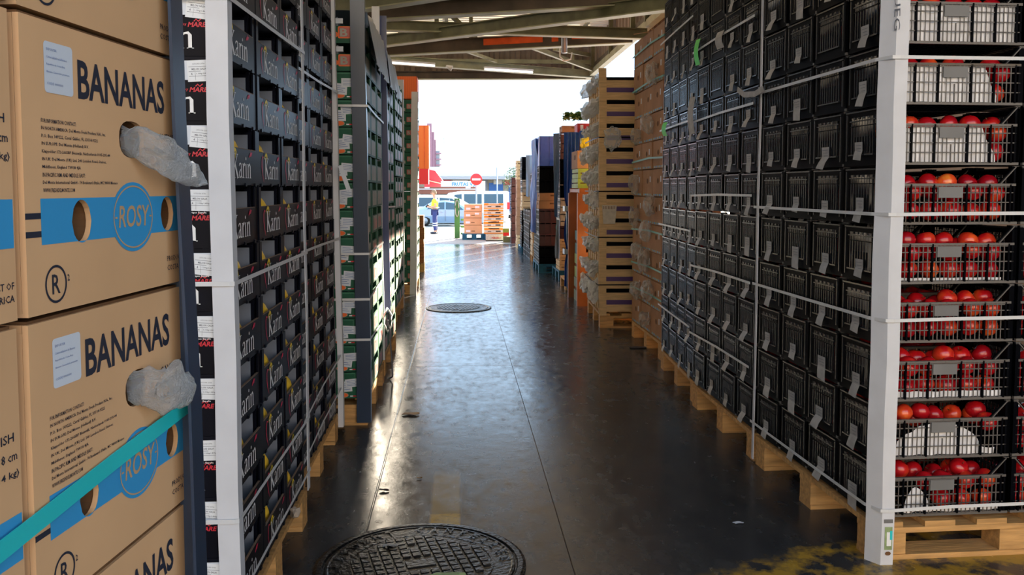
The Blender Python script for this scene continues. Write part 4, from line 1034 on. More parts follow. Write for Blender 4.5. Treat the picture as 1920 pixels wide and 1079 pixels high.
# tarpaulined pile behind the rack
pallet('wooden pallet behind the orange rack', (1.50, 11.62, 0), 0, 1.0, 1.15)
pile(1.60, 11.7, .151, .7, .55, [('olive', .3, 1), ('black', .28, 5), ('card', .32, 1)], 'tarpaulined pile behind the orange rack')
pile(1.75, 12.27, .151, .7, .5, [('olive', .3, 1), ('black', .28, 5), ('card', .22, 1)], 'unseen sun-blocking back row of the tarpaulined pile')  # out-of-sight row added as a light blocker
pile(1.78, 12.82, 0, .7, .5, [('card', .24, 8)], 'unseen brown pile blocking sun behind the tarpaulins')  # hidden pile added to close a gap to the sun
hang(1.40, 11.54, 1.60, 11.47, 2.18, .12, 'tarp_blue', 'blue tarpaulin gathered by grey bands behind the orange rack', pinch=(1.15, .60), seed=2, taper=.85, wav=.03)
hang(1.60, 11.50, 1.92, 11.44, 2.20, 1.50, 'tarp_blue', 'upper blue sheet fold under the red box', seed=12, taper=.6, wav=.02)
hang(1.42, 11.46, 1.54, 11.42, 1.12, .10, 'tarp_pale', 'paler lower fold of the blue tarpaulin behind the orange rack', pinch=(.60,), seed=5, taper=.8, wav=.02)
for z in (1.17, .60): strap([(1.395, 11.60, z), (1.40, 11.44, z), (1.62, 11.38, z)], .07, 'sheet_grey', 'grey band gathering the blue tarpaulin, %s' % ('upper' if z > 1 else 'lower'))
mb = MB(); mb.box(0, .34, 0, .3, 0, .14, 'awning_red'); mb.box(.04, .08, -.002, .0, .02, .12, 'white_print'); tag(mb.build('box', None, (1.60, 11.7, 2.172)), 'red box on top of the tarpaulined pile', 'box')
bag_at((1.86, 11.6, 2.28), (.10, .08, .09), 3.1, 'dark crumpled bag beside the red box on top', 'grey_film')
# dark column with maroon crates
plastic_pallet('blue pallet under the pile with yellowish boxes', (1.56, 13.45, 0), 1.0, 1.0)
pile(1.58, 13.5, .151, .5, .5, [('yellow', .10, 5), ('maroon', .20, 1), ('white', .11, 4), ('black', .20, 3), ('maroon', .14, 3)], 'pile on the nearer blue pallet')
pile(1.75, 14.02, .151, .5, .5, [('card', .24, 8)], 'unseen sun-blocking back of the yellowish pile')  # hidden boxes added to keep sun off the aisle floor
hang(1.455, 13.36, 1.55, 13.32, 2.28, 1.0, 'tarp_pale', 'pale blue sheet hanging down between two far crate piles', seed=7, taper=.5, wav=.02)
hang(1.50, 13.40, 1.56, 13.36, .95, .35, 'sheet_grey', 'grey cloth hanging beside the yellowish boxes', seed=4, taper=.6, wav=.02)
# vegetables on top
pile(1.60, 13.5, 2.312, .42, .4, [('card', .10, 1)], 'box on top of the far pile')
lf = MB(); rl = random.Random(5)
for i in range(260):
    a, b = rl.uniform(0, 6.28), rl.uniform(-.6, .9); c = Vector((rl.uniform(0, .34), rl.uniform(0, .3), .05+rl.uniform(-.03, .06))); q = Vector((cos(a)*.05, sin(a)*.05, b*.05)); s_ = Vector((-sin(a)*.025, cos(a)*.025, .01))
    lf.add([c-q, c+s_, c+q, c-s_], [(0, 1, 2, 3)], 'leaf_green')
o = lf.build('leafy_greens', None, (1.66, 13.46, 2.5)); tag(o, 'bunch of leafy greens on top of the far pile', 'greens')
# pile topped with a blue tarpaulin
plastic_pallet('blue pallet under the pile topped by a blue cover', (1.35, 14.62, 0), 1.0, 1.15)
zt = pile(1.36, 14.66, .151, .52, .5, [('black', .155, 2), ('maroon', .21, 3), ('card', .135, 2), ('black', .225, 2)], 'pile under the blue cover')
pile(1.36, 15.2, .151, .52, .5, [('black', .155, 2), ('white', .21, 3), ('card', .135, 2), ('black', .225, 2)], 'back of the blue covered pile')
cv = MB(); cv.box(0, .50, 0, 1.02, 0, .50, 'tarp_blue'); cv.box(-.006, .0, -.006, .012, .0, .50, 'sheet_grey'); cv.box(.34, .50, -.004, .0, .02, .46, 'tarp_pale')
for k in range(3): cv.box(.02+.15*k, .022+.15*k, -.006, 0, .0, .50, 'tarp_blue')
tag(cv.build('covered_load', None, (1.365, 14.66, zt+.004)), 'block wrapped in shiny blue sheet on top of a far crate pile', 'covered load')
hang(1.345, 15.9, 1.345, 15.0, 2.3, .65, 'tarp_blue', 'blue sheet hanging along the aisle side of the covered pile', seed=6, taper=.5, wav=.03)
pile(1.60, 15.82, 0, .5, .5, [('wood', .2, 9)], 'added wooden pile blocking sun behind the covered load')  # filler pile added to shut the sun out between two loads
pallet('wooden pallet between the two blue pallets of the far right', (1.42, 16.4, 0), 0, .9, .9)
pile(1.40, 16.45, .151, .5, .5, [('wood', .12, 4), ('card', .2, 3), ('black', .25, 2)], 'pile beyond the covered load')
plastic_pallet('blue pallet under the tall grey pile', (1.36, 18.9, 0), 1.0, 1.0)
for q_, y_ in enumerate((17.25, 17.8, 18.35)): pile(1.41, y_, 0, .5, .5, [('black', .25, 4)], ('nearer', 'middle', 'farther')[q_]+' low pile before the exit')
pile(1.38, 18.95, .151, .42, .5, [('black', .16, 5), ('yellow', .13, 3), ('white', .14, 2), ('black', .25, 2)], 'tall grey pile near the exit')
hang(1.46, 18.86, 1.80, 18.82, 2.15, 1.25, 'sheet_grey', 'grey sheet down the front of the tall pile near the exit', seed=8, wav=.01)
pile(1.36, 22.4, 0, .45, .5, [('maroon', .19, 9)], 'last dark pile of the right row')
pile(1.38, 20.6, 0, .45, .5, [('wood', .16, 2), ('card', .22, 6), ('yellow', .15, 3)], 'last brown pile of the right row')
mb = MB(); mb.box(0, .16, 0, .16, 0, .20, 'lime_box'); mb.box(.002, .158, -.003, .0, .0, .09, 'sign_red'); tag(mb.build('canister', None, (1.18, 23.1, .16)), 'small lime and red canister by the dark pile', 'canister')
mb = MB(); mb.box(0, .28, 0, .3, 0, .15, 'olive_box'); tag(mb.build('box', None, (1.18, 22.9, 0)), 'olive box on the ground under the lime canister', 'box')

# ------------------------------------------------------------------ the loads left in the open at the end of the aisle
plastic_pallet('blue green pallet at the end of the aisle under the cardboard boxes', (.10, 24.1, 0), .66, .8, 'blue_pallet', .17)
zz = .171
for i in range(4):
    mb = MB(); hh = (.24, .20, .18, .20)[i]; mb.box(0, .50, 0, .4, 0, hh-.004, 'kraft'); mb.box(.05, .17, -.002, 0, .04, .10, 'paper_white'); mb.box(.3, .42, -.002, 0, .09, .14, 'paper_white') if i > 1 else None
    mb.box(0, .50, -.001, 0, hh-.010, hh-.004, 'kraft_dark'); mb.box(.2, .3, -.0015, 0, .06, .08, 'kraft_dark')
    tag(mb.build('cardboard_box', None, (.15+rnd.uniform(-.01, .01), 24.15, zz)), 'brown cardboard box, %s of the stack on the blue green pallet' % ORD[i], 'cardboard box', 'cardboard boxes at the end of the aisle'); zz += hh
zz = .171
def pear_crate():
    mb = MB(); mb.box(0, .54, 0, .36, 0, .03, 'orange_crate'); mb.box(0, .54, 0, .012, .03, .10, 'pale_crate'); mb.box(0, .54, .35, .36, .03, .15, 'pale_crate'); mb.box(0, .012, .012, .35, .03, .15, 'pale_crate'); mb.box(.528, .54, .012, .35, .03, .15, 'pale_crate')
    mb.box(.0, .12, 0, .012, .10, .155, 'orange_crate'); mb.box(.42, .54, 0, .012, .10, .155, 'orange_crate'); mb.box(.12, .42, .0, .012, .1, .122, 'orange_crate'); mb.box(.02, .52, .02, .34, .03, .10, 'kraft_dark')
    mb.box(.10, .20, -.002, 0, .055, .072, 'ink_brown'); mb.box(.32, .46, -.002, 0, .05, .085, 'ink_brown'); return mb.mesh('fruit_tray')
pc = pear_crate()
for i in range(5):
    o = link('fruit_tray', pc, None, (.70+rnd.uniform(-.008, .008), 24.05, zz+.172*i)); tag(o, 'orange and white fruit tray, %s of the stack beside the cardboard boxes' % ORD[i], 'fruit tray', 'orange and white fruit trays')
mb = MB(); mb.box(0, .56, 0, .4, 0, .02, 'pale_crate'); mb.box(0, .56, 0, .012, .0, .165, 'pale_crate'); mb.box(0, .012, .012, .4, .0, .165, 'pale_crate'); mb.box(.548, .56, .012, .4, 0, .165, 'pale_crate'); mb.box(.012, .548, .39, .4, .02, .165, 'pale_crate'); mb.box(.05, .5, .05, .38, .021, .12, 'kraft_dark')
T = plane((0, 0, 0), (1, 0, 0), (0, 0, 1)); text(mb, 'PEREIRO', .15, .06, .26, .05, 'awning_red', T, .03, .002, 1)
tag(mb.build('fruit_tray', None, (.74, 23.55, 0)), 'pale fruit tray with red lettering on the ground at the aisle end', 'fruit tray')
plastic_pallet('blue green pallet beneath the orange and white fruit trays', (.70, 23.98, 0), .6, .6, 'blue_pallet', .17)
gp = empty('barrier_post', 'green steel barrier post with a loop handle, left of the cardboard boxes', 'barrier post', (-.12, 24.9, 0))
MB().box(0, .15, 0, .12, 0, 1.14, 'green_paint').build('post', gp)
mb = MB(); mb.tube([(.075+.05*cos(t), -.03, .86+.24*sin(t)+(.0)) for t in [k*pi/8 for k in range(17)]], .012, 'galvanised', 6); mb.build('loop_handle', gp)
fe = empty('fence_panel', 'low green fence panel beside the green barrier post', 'fence', (.06, 24.95, 0))
for k in range(3): MB().box(.0, .14, 0, .04, .1+.2*k, .16+.2*k, 'green_paint').build('rail', fe)
MB().box(.10, .135, .041, .08, 0, .66, 'green_paint').build('post', fe)

# ------------------------------------------------------------------ ground
def gz(y):
    pts = [(-8, 0), (25, 0), (36, -.47), (50, -.75), (80, -1.0), (400, -1.0)]
    for (a, b), (c, d) in zip(pts, pts[1:]):
        if y <= c: return b+(d-b)*(y-a)/(c-a)
    return pts[-1][1]
g = MB(); ys = [-8, 0, 4, 8, 12, 16, 20, 22, 25, 28, 32, 36, 43, 50, 65, 80, 400]
vs = []; 
for y in ys:
    for x in (-120, -10, -3, 0, 3, 10, 120): vs.append((x, y, gz(y)))
fs = [(j*7+i, j*7+i+1, (j+1)*7+i+1, (j+1)*7+i) for j in range(len(ys)-1) for i in range(6)]
g.add(vs, fs, 'floor'); structure(g.build('floor'))
def cover(cx, cy, r_, label, lettering):
    mb = MB(); T = Matrix()
    mb.lathe([(r_, .0), (r_, .006), (r_-.012, .010), (r_-.030, .010), (r_-.036, .003), (r_-.040, .003)], 'iron', 56, None, False)
    mb.lathe([(r_-.040, .0035), (r_-.044, .009), (r_-.052, .010), (r_-.058, .007), (.0, .0068)], 'iron', 56, None, False)
    ri = r_-.135
    ring(mb, 0, 0, ri+.012, ri+.012, .010, 'iron', T, .0095, 56); n = 0; s_ = .040
    for i in range(-9, 10):
        for j in range(-9, 10):
            x, y = i*s_, j*s_
            if math.hypot(x, y) < ri-.014 and not (abs(x) < .08 and abs(y) < .05) and not (abs(x-.0) < .03 and .15 < y < .2):
                q = .0145; mb.prism([(x-q, y-q), (x+q, y-q), (x+q, y+q), (x-q, y+q)], .007, .0125, 'iron')
    mb.prism([(-.055, -.03), (.055, -.03), (.055, .03), (-.055, .03)], .007, .011, 'iron')
    for k, ch in enumerate(lettering):
        a = R(200-k*(220/len(lettering))) if True else 0
        if ch == ' ': continue
        p = ((ri+.055)*cos(a), (ri+.055)*sin(a)); T = Matrix.Translation((p[0], p[1], .0075)) @ Matrix.Rotation(a-pi/2, 4, 'Z')
        text(mb, ch, -.016, -.022, .030, .044, 'galvanised' if False else 'iron', T, .01, .004, 1); text(mb, ch, -.016, -.022, .030, .044, 'iron', T, .01, .002, 1)
    return tag(mb.build('manhole_cover', None, (cx, cy, .001), (0, 0, R(14))), label, 'manhole cover')
cover(-.151, 3.27, .405, 'large round iron manhole cover in the foreground', 'SANEJAMENT CANYELLES')
cover(-.004, 10.42, .395, 'round iron manhole cover farther down the aisle', 'SANEJAMENT CANYELLES')
def leaf(pos, s_, m, label, seed, name='leaf'):
    mb = MB(); n = 11; vs = [(0, 0, .004)]
    for k in range(n): a = 2*pi*k/n; r_ = s_*(1+.4*noise.noise(Vector((cos(a)*2, sin(a)*2, seed)))); vs.append((r_*cos(a)*1.3, r_*sin(a)*.7, .004+.014*abs(noise.noise(Vector((k*1.7, seed, 0))))))
    mb.add(vs, [(0, 1+k, 1+(k+1) % n) for k in range(n)], m); mb.add([(a, b, c-.002) for a, b, c in vs], [(0, 1+(k+1) % n, 1+k) for k in range(n)], m)
    return tag(mb.build(name, None, pos), label, 'leaf')
leaf((-.04, 3.13, .014), .05, 'leaf_pale', 'pale green leaf lying on the near manhole cover', 1.0)
leaf((-.28, 3.43, .012), .025, 'tag_paper', 'scrap of grey film on the near manhole cover', 2.0, 'litter')
leaf((-.312, 5.50, .002), .05, 'leaf_dry', 'dry brown leaf scrap on the floor by the green cartons', 3.3)
leaf((-.20, 4.27, .002), .012, 'leaf_dry', 'tiny brown leaf on the worn yellow line', 4.1)
leaf((1.62, 7.7, .003), .07, 'ink', 'dark litter on the floor before the wooden crates', 5.1, 'litter')
leaf((1.20, 3.60, .002), .018, 'paper', 'scrap of paper on the floor near the apple pallet', 6.1, 'litter')
leaf((-.36, 4.10, .002), .02, 'ink_brown', 'thin splinter on the dark floor at the left', 7.7, 'litter')
# ------------------------------------------------------------------ canopy (steel trusses, corrugated sheet)
nt = M['roof_sheet'].node_tree; bs = nt.nodes['Principled BSDF']; om = nt.nodes['Material Output']
tl = nt.nodes.new('ShaderNodeBsdfTranslucent'); tl.inputs[0].default_value = (.95, .80, .60, 1); mx = nt.nodes.new('ShaderNodeMixShader'); mx.inputs[0].default_value = 0
nt.links.new(bs.outputs[0], mx.inputs[1]); nt.links.new(tl.outputs[0], mx.inputs[2]); nt.links.new(mx.outputs[0], om.inputs['Surface'])
def corrug(name, o, u, v, nu, lu, lv, depth, m):
    """sheet spanned by unit vectors u (across the ribs) and v (along them)"""
    o = Vector(o); u = Vector(u).normalized(); v = Vector(v).normalized(); n = u.cross(v); vs = []; K = nu*4
    for k in range(K+1):
        t = k/4; f = (0, .0, 1, 1)[k % 4]; off = (0, .35, .5, .85)[k % 4]
        p = o+u*((k//4+off)*lu/nu)+n*f*depth
        if k == K: p = o+u*lu
        vs += [p, p+v*lv]
    mb = MB(); mb.add(vs, [(2*k, 2*k+1, 2*k+3, 2*k+2) for k in range(K)], m); return mb.build(name)
zr = lambda y: 4.65-.012*y
M['roof_inner'] = M['roof_sheet'].copy(); M['roof_inner'].node_tree.nodes['Mix Shader'].inputs[0].default_value = .12  # copy for the far end, translucent to imitate its brighter light
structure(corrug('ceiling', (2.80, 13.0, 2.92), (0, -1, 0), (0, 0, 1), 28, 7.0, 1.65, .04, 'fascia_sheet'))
structure(corrug('ceiling', (-4.5, 8, 4.52), (0, 1, -.012), (1, 0, 0), 54, 10, 7.25, .05, 'roof_inner'))
structure(corrug('ceiling', (-4.5, -1.6, 4.64), (0, 1, -.012), (1, 0, 0), 52, 9.6, 7.25, .05, 'roof_sheet'))
structure(corrug('ceiling', (2.76, -1.6, 4.60), (0, 1, -.012), (1, 0, 0), 55, 13, 2.4, .05, 'roof_sheet'))  # unseen roof past the right edge, added to keep sun off the floor
for sx_ in (-4.7, 5.1):  # unseen side walls added to keep sun and sky light out
    mb = MB(); mb.box(sx_, sx_+.15, -1.0, 17 if sx_ < 0 else 12, 0, 4.5, 'concrete_pale'); structure(mb.build('wall_left_blocker' if sx_ < 0 else 'wall_right_blocker'))
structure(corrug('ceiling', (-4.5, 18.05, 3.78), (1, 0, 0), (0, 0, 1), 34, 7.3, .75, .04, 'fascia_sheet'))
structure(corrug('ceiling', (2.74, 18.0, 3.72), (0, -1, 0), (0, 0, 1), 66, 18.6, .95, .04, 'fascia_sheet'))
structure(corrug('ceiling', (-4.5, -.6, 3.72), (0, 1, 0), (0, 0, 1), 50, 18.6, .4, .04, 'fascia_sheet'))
mb = MB(); mb.box(-16, 16, -16, -15, 0, 7.5, 'bounce_wall'); structure(mb.build('wall_back_bounce'))  # unseen wall added behind the camera to bounce warm sunlight
def member(a, b, wd, ht, m, nm='trim_1'):
    mb = MB(); mb.beam(a, b, wd, ht, m)
    if ht > .12:            # rolled section: flanges
        a_, b_ = Vector(a), Vector(b); u = Vector((0, 0, ht/2))
        mb.beam(a_-u, b_-u, wd*1.7, .014, 'pale_steel'); mb.beam(a_+u, b_+u, wd*1.7, .014, m)
    return structure(mb.build(nm))
n_tr = 0
def tr(*a):
    global n_tr
    n_tr += 1; return member(*a, nm='trim_%d' % n_tr)
tr((-4.5, 18.0, 3.70), (2.78, 18.0, 3.76), .10, .15, 'rust_steel')
tr((-4.5, 17.9, 4.02), (2.72, 17.9, 4.02), .06, .08, 'pale_steel')
tr((-3.8, 14.4, 3.70), (2.70, 17.5, 3.715), .10, .13, 'pale_steel')
tr((-4.0, 14.6, 3.54), (2.60, 13.0, 3.70), .10, .19, 'rust_steel')
tr((-4.0, 12.9, 3.86), (2.60, 12.0, 3.56), .08, .13, 'olive_steel')
tr((-4.0, 16.9, 3.86), (2.60, 9.0, 3.415), .09, .15, 'olive_steel')
tr((-4.0, 10.0, 3.20), (2.60, 10.0, 3.66), .10, .17, 'rust_steel')
tr((-4.0, 9.0, 2.66), (2.0, 9.0, 3.86), .10, .22, 'olive_steel') if False else tr((-2.9, 9.0, 3.0), (2.6, 9.0, 3.90), .10, .16, 'olive_steel')
tr((1.072, 14, 3.73), (2.606, 17, 3.753), .06, .07, 'pale_steel')
tr((1.65, 15, 3.83), (2.55, 17, 4.03), .06, .07, 'pale_steel')
tr((.364, 13, 3.80), (1.115, 14, 3.82), .05, .05, 'olive_steel')
tr((.01, 14, 3.66), (.733, 17, 3.89), .05, .05, 'pale_steel')
tr((-.6, 13, 4.45), (.4, 14, 3.70), .05, .06, 'olive_steel')
tr((.6, 12.2, 4.4), (1.5, 12.4, 3.70), .05, .06, 'olive_steel')
tr((2.66, 18, 3.72), (2.62, -.5, 3.72), .10, .10, 'pale_steel')
tr((2.68, 18, 3.84), (2.66, -.5, 3.84), .06, .08, 'rust_steel')
tr((2.30, 18, 4.38), (2.30, -.5, 4.55), .06, .09, 'pale_steel')
tr((-.2, 18, 4.36), (-.2, -.5, 4.55), .06, .09, 'olive_steel')
tr((-2.6, 18, 4.36), (-2.6, -.5, 4.55), .06, .09, 'olive_steel')
tr((2.35, 17.9, 3.80), (2.35, 17.9, 4.3), .05, .05, 'pale_steel')
for y in (12.1, 13.1, 15, 17): tr((2.62, y, 3.75), (2.62, y, 4.4), .07, .07, 'olive_steel')
for x, y in ((-.9, 13.8), (.2, 13.6), (1.3, 13.3), (1.05, 12.3), (-.3, 12.5)): tr((x, y, 3.68), (x, y, 4.42), .06, .06, 'olive_steel')
for y in (2, 5): tr((-4.5, y, 3.70), (2.66, y, 3.80), .10, .18, 'olive_steel')
# orange primer patches painted on the truss
op = MB(); A, B_ = Vector((-4.0, 14.6, 3.54)), Vector((2.60, 13.0, 3.70))
for t0, t1, zz_ in ((.665, .80, 0), (.82, .835, .0), (.865, .905, .02)):
    a = A.lerp(B_, t0)+Vector((0, -.053, .03+zz_)); b = A.lerp(B_, t1)+Vector((0, -.053, .03+zz_)); op.beam(a, b, .004, .10, 'orange_paint')
structure(op.build('trim_%d' % (n_tr+1)))
mb = MB(); mb.tube([(1.565, 13.08-.14, 4.2), (1.568, 13.08-.14, 3.44)], .045, 'galvanised', 10); mb.tube([(1.50, 12.9, 3.5), (1.50, 12.9, 3.38), (1.56, 12.9, 3.32), (1.66, 12.9, 3.34), (1.68, 12.9, 3.44)], .012, 'white_print', 6)
tag(mb.build('pipe'), 'grey vertical pipe with a cable loop under the canopy', 'pipe')
for i, (a, b) in enumerate((((-1.35, 15.0, 3.575), (-.409, 15.4, 3.572)), ((.479, 15.85, 3.580), (1.387, 16.35, 3.598)))):
    o = empty('ceiling_light', 'fluorescent tube light under the canopy, %s' % ('left one' if i == 0 else 'right one'), 'lamp', a)
    A, B_ = Vector(a), Vector(b); mb = MB(); mb.beam(Vector((0, 0, .035)), B_-A+Vector((0, 0, .035)), .07, .03, 'white_print'); mb.build('housing', o)
    mb = MB(); mb.tube([(0, 0, 0), B_-A], .017, 'tube_light', 8); mb.build('tube', o)
tag(MB().tube([(-.2, 14.6, 3.46), (-.1, 14.6, 3.42)], [.02, .05], 'white_print', 10).build('lamp_bulb'), 'small bulb lamp hanging between the canopy tube lights', 'lamp')

# ------------------------------------------------------------------ beyond the canopy
def lathe_x(mb, prof, m, n, c):   # axis along y
    T = Matrix.Translation(c) @ Matrix.Rotation(pi/2, 4, 'X'); mb.lathe(prof, m, n, T)
def wheel(parent, c, r_=.32):
    mb = MB(); lathe_x(mb, [(r_*.6, -.10), (r_, -.09), (r_, .09), (r_*.6, .10)], 'tyre', 20, (0, 0, 0)); o = mb.build('wheel', parent, c)
    mb = MB(); lathe_x(mb, [(r_*.58, -.11), (r_*.6, -.06), (r_*.6, .06), (r_*.58, .11)], 'galvanised', 14, (0, 0, 0)); mb.build('hub_cap', o); return o
def car(label, cat, loc, secs, windows, col, wheels, r_=.32, extra=()):
    """secs: (x, half width, sill z, shoulder z, roof z, roof half width) from rear to front; y is across"""
    o = empty('car' if cat == 'car' else 'van', label, cat, loc); mb = MB(); vs = []; n = 10
    for x, hw, zs, zsh, zr_, rw in secs:
        vs += [(x, -hw*.94, zs), (x, -hw, (zs+zsh)/2), (x, -hw*.97, zsh), (x, -rw, zr_-.05), (x, -rw*.75, zr_), (x, rw*.75, zr_), (x, rw, zr_-.05), (x, hw*.97, zsh), (x, hw, (zs+zsh)/2), (x, hw*.94, zs)]
    fs = [(i*n+k, i*n+(k+1) % n, (i+1)*n+(k+1) % n, (i+1)*n+k) for i in range(len(secs)-1) for k in range(n)]+[tuple(range(n))[::-1], tuple((len(secs)-1)*n+k for k in range(n))]
    mb.add(vs, fs, col, smooth=False); mb.build('body', o)
    def at(x):                     # surface of the side window zone at x
        for a, b in zip(secs, secs[1:]):
            if a[0] <= x <= b[0]:
                t = (x-a[0])/(b[0]-a[0]); return [a[i]+(b[i]-a[i])*t for i in range(6)]
        return secs[-1]
    for w4 in windows:
        for sg in (-1, 1):
            wb = MB(); P = []
            for x, t in w4:
                s_ = at(x); P.append((x, sg*(s_[1]*.97+(s_[5]-s_[1]*.97)*t+.012), s_[3]+(s_[4]-.05-s_[3])*t))
            wb.add(P, [tuple(range(len(P)))], 'car_glass'); wb.build('side_window', o)
    for x in wheels:
        for y in (-1, 1): wheel(o, (x, y*(secs[2][1]-.10), r_), r_)
    for nm, (x0, x1, y0, y1, z0_, z1_), m in extra: MB().box(x0, x1, y0, y1, z0_, z1_, m).build(nm, o)
    return o
sedan = [(-2.2, .70, .35, .80, .98, .55), (-2.1, .84, .22, .92, 1.02, .66), (-1.5, .88, .20, .96, 1.08, .62), (-.95, .89, .20, .96, 1.40, .58), (-.2, .89, .20, .95, 1.45, .58), (.45, .89, .20, .93, 1.38, .57), (1.15, .88, .20, .90, 1.00, .62), (1.9, .84, .22, .80, .86, .66), (2.2, .72, .30, .62, .70, .55)]
car('silver blue saloon car parked behind the person in the yellow vest', 'car', (-.55, 50.2, gz(50)), sedan, [[(-1.25, .08), (-.25, .05), (-.25, .92), (-.85, .90)], [(-.18, .05), (.85, .10), (.42, .88), (-.18, .92)]], 'car_blue', (-1.38, 1.36), extra=[('door_line', (-.225, -.205, -.905, -.90, .3, .93), 'car_glass'), ('door_handle', (-.5, -.36, -.925, -.905, .80, .83), 'galvanised'), ('door_handle', (.5, .64, -.925, -.905, .80, .83), 'galvanised')])
mpv = [(-3.0, .80, .4, 1.0, 1.75, .66), (-2.9, .9, .28, 1.05, 1.88, .70), (-1, .92, .25, 1.05, 1.95, .72), (.6, .92, .25, 1.05, 1.92, .70), (1.3, .92, .25, 1.02, 1.62, .68), (2.1, .92, .25, 1.0, 1.12, .72), (2.75, .86, .28, .85, .92, .66), (2.95, .74, .35, .70, .76, .5)]
car('pale people carrier with a sloping windscreen behind the saloon car', 'van', (-1.15, 54, gz(54)), mpv, [[(-2.7, .15), (-1.5, .15), (-1.5, .85), (-2.6, .85)], [(-1.4, .15), (-.1, .15), (-.1, .85), (-1.4, .85)], [(0.0, .15), (1.55, .12), (.75, .85), (0, .85)]], 'car_white', (-2.0, 2.0), .34)
bus = [(-2.6, .7, .4, .8, .9, .5), (-2.4, .88, .28, 1.0, 1.15, .68), (-1.6, .95, .25, 1.1, 1.90, .74), (-.8, .95, .25, 1.1, 2.02, .78), (2.2, .95, .25, 1.1, 2.02, .78), (2.35, .92, .32, 1.05, 1.96, .74)]
bpy.data.objects['van'].scale = (1, 1, .92)
vn = car('white minibus seen from its side at the right of the no entry sign', 'van', (.95, 57.5, gz(57.5)), bus, [[(-1.5, .1), (-.75, .1), (-.75, .85), (-1.2, .85)], [(-.6, .1), (.55, .1), (.55, .85), (-.6, .85)], [(.7, .1), (1.95, .1), (1.95, .85), (.7, .85)]], 'car_white', (-1.7, 1.5), .34, [('tail_light', (2.2, 2.37, -.96, -.90, .85, 1.3), 'sign_red'), ('bumper', (2.3, 2.45, -.9, .9, .25, .5), 'tyre')])
vn.location.x = .95
# white truck with blue lettering
o = empty('truck', 'white box truck with blue lettering behind the no entry sign', 'truck', (-.85, 67, gz(67)))
mb = MB(); mb.box(-.5, 2.9, 0, 2.2, .8, 2.85, 'car_white'); T = plane((0, -.0, 0), (1, 0, 0), (0, 0, 1)); text(mb, 'FRUTAS V.J.S', .35, 2.38, 2.0, .36, 'band_blue', T, .02, .012, 1); mb.build('cargo_box', o)
mb = MB(); mb.prism([(-.55, .4), (-1.3, .4), (-1.35, 1.3), (-1.0, 2.2), (-.55, 2.25)], .1, 2.1, 'car_white', Matrix(((1, 0, 0, 0), (0, 0, 1, 0), (0, 1, 0, 0), (0, 0, 0, 1)))); mb.build('cab', o)
for x in (-.7, 2.1): wheel(o, (x, .15, .42), .42)
# long brown flatbed / low wall
o = empty('trailer', 'long dark red brown trailer behind the parked cars', 'trailer', (-2.9, 62, gz(62)+.30))
MB().box(0, 4.1, 0, 2.2, 1.55, 2.05, 'trailer_brown').build('bed', o); MB().box(0, 4.1, -.02, 0, 1.85, 1.93, 'galvanised').build('side_rail', o)
for x in (.5, 3.4): MB().box(x, x+.35, -.03, -.021, 1.95, 2.03, 'paper').build('lamp', o); wheel(o, (x, .2, .45), .45)
MB().box(.2, 3.9, .2, 2.0, .9, 1.549, 'tyre').build('chassis', o)
# orange curtain sided lorry and red awnings at the left
o = empty('market_stall', 'orange sheeted stall with a red valance showing beyond the left row', 'stall', (-2.6, 21.5, 0))
MB().box(0, 1.88, 0, .6, 1.91, 2.97, 'truck_orange').build('side_sheet', o); MB().box(0, 1.86, 0, .6, 1.53, 1.909, 'sign_red').build('valance', o)
mb = MB()
for k in range(12): mb.box(.05+k*.155, .075+k*.155, -.012, -.0, 1.92, 2.96, 'orange_paint')
mb.build('ribs', o)
for x in (.05, 1.45):
    for y in (.05, .5): MB().box(x, x+.07, y, y+.07, 0, 1.529, 'rust_steel').build('post', o)
o = empty('awning', 'red awning sloping down at the left of the market building', 'awning', (-2.75, 70.5, gz(70)))
mb = MB(); mb.prism([(0, 2.2), (1.5, 2.2), (1.5, 2.9), (.9, 3.7), (0, 3.9)], 0, 2, 'awning_red', Matrix(((1, 0, 0, 0), (0, 0, 1, 0), (0, 1, 0, 0), (0, 0, 0, 1)))); mb.build('canopy', o)
MB().beam((0, -.1, 3.0), (2.6, -.1, 2.4), .08, .08, 'wall_beige').build('arm', o); MB().box(1.4, 1.5, .1, .2, 0, 2.199, 'galvanised').build('post', o); MB().box(.0, .1, .1, .2, 0, 2.199, 'galvanised').build('post', o)
# market hall
o = empty('building', 'long low market building with blue doors and a pale roof', 'building', (-9, 92, gz(90)))
MB().box(0, 24, .3, 10, 0, 3.6, 'wall_beige').build('wall', o); MB().box(-.3, 24.3, -.6, 10, 3.61, 4.6, 'roof_white').build('roof', o)
MB().box(-.3, 24.3, -.8, .2, 3.3, 3.6, 'galvanised').build('gutter', o)
for k, (x, w_, m) in enumerate(((6.9, 1.3, 'awning_red'), (8.4, 1.6, 'pale_crate'), (10.2, 1.3, 'kraft'), (12.7, .9, 'pale_crate'), (13.9, 1.0, 'awning_red'), (15.1, 1.0, 'door_blue'), (16.3, .8, 'pale_crate'))): MB().box(x, x+w_, .10, .19, 2.75+.05*(k % 2), 3.25, m).build('poster', o)
for x in (12.2, 14.3): MB().box(x, x+1.5, .2, .29, 0, 2.95, 'door_blue').build('door', o)
MB().box(15.9, 17, .2, .29, 0, 2.95, 'shutter').build('shutter', o)
for x in (11.8, 17.4): MB().box(x, x+.25, .1, .29, 0, 3.29, 'concrete_pale').build('pillar', o)
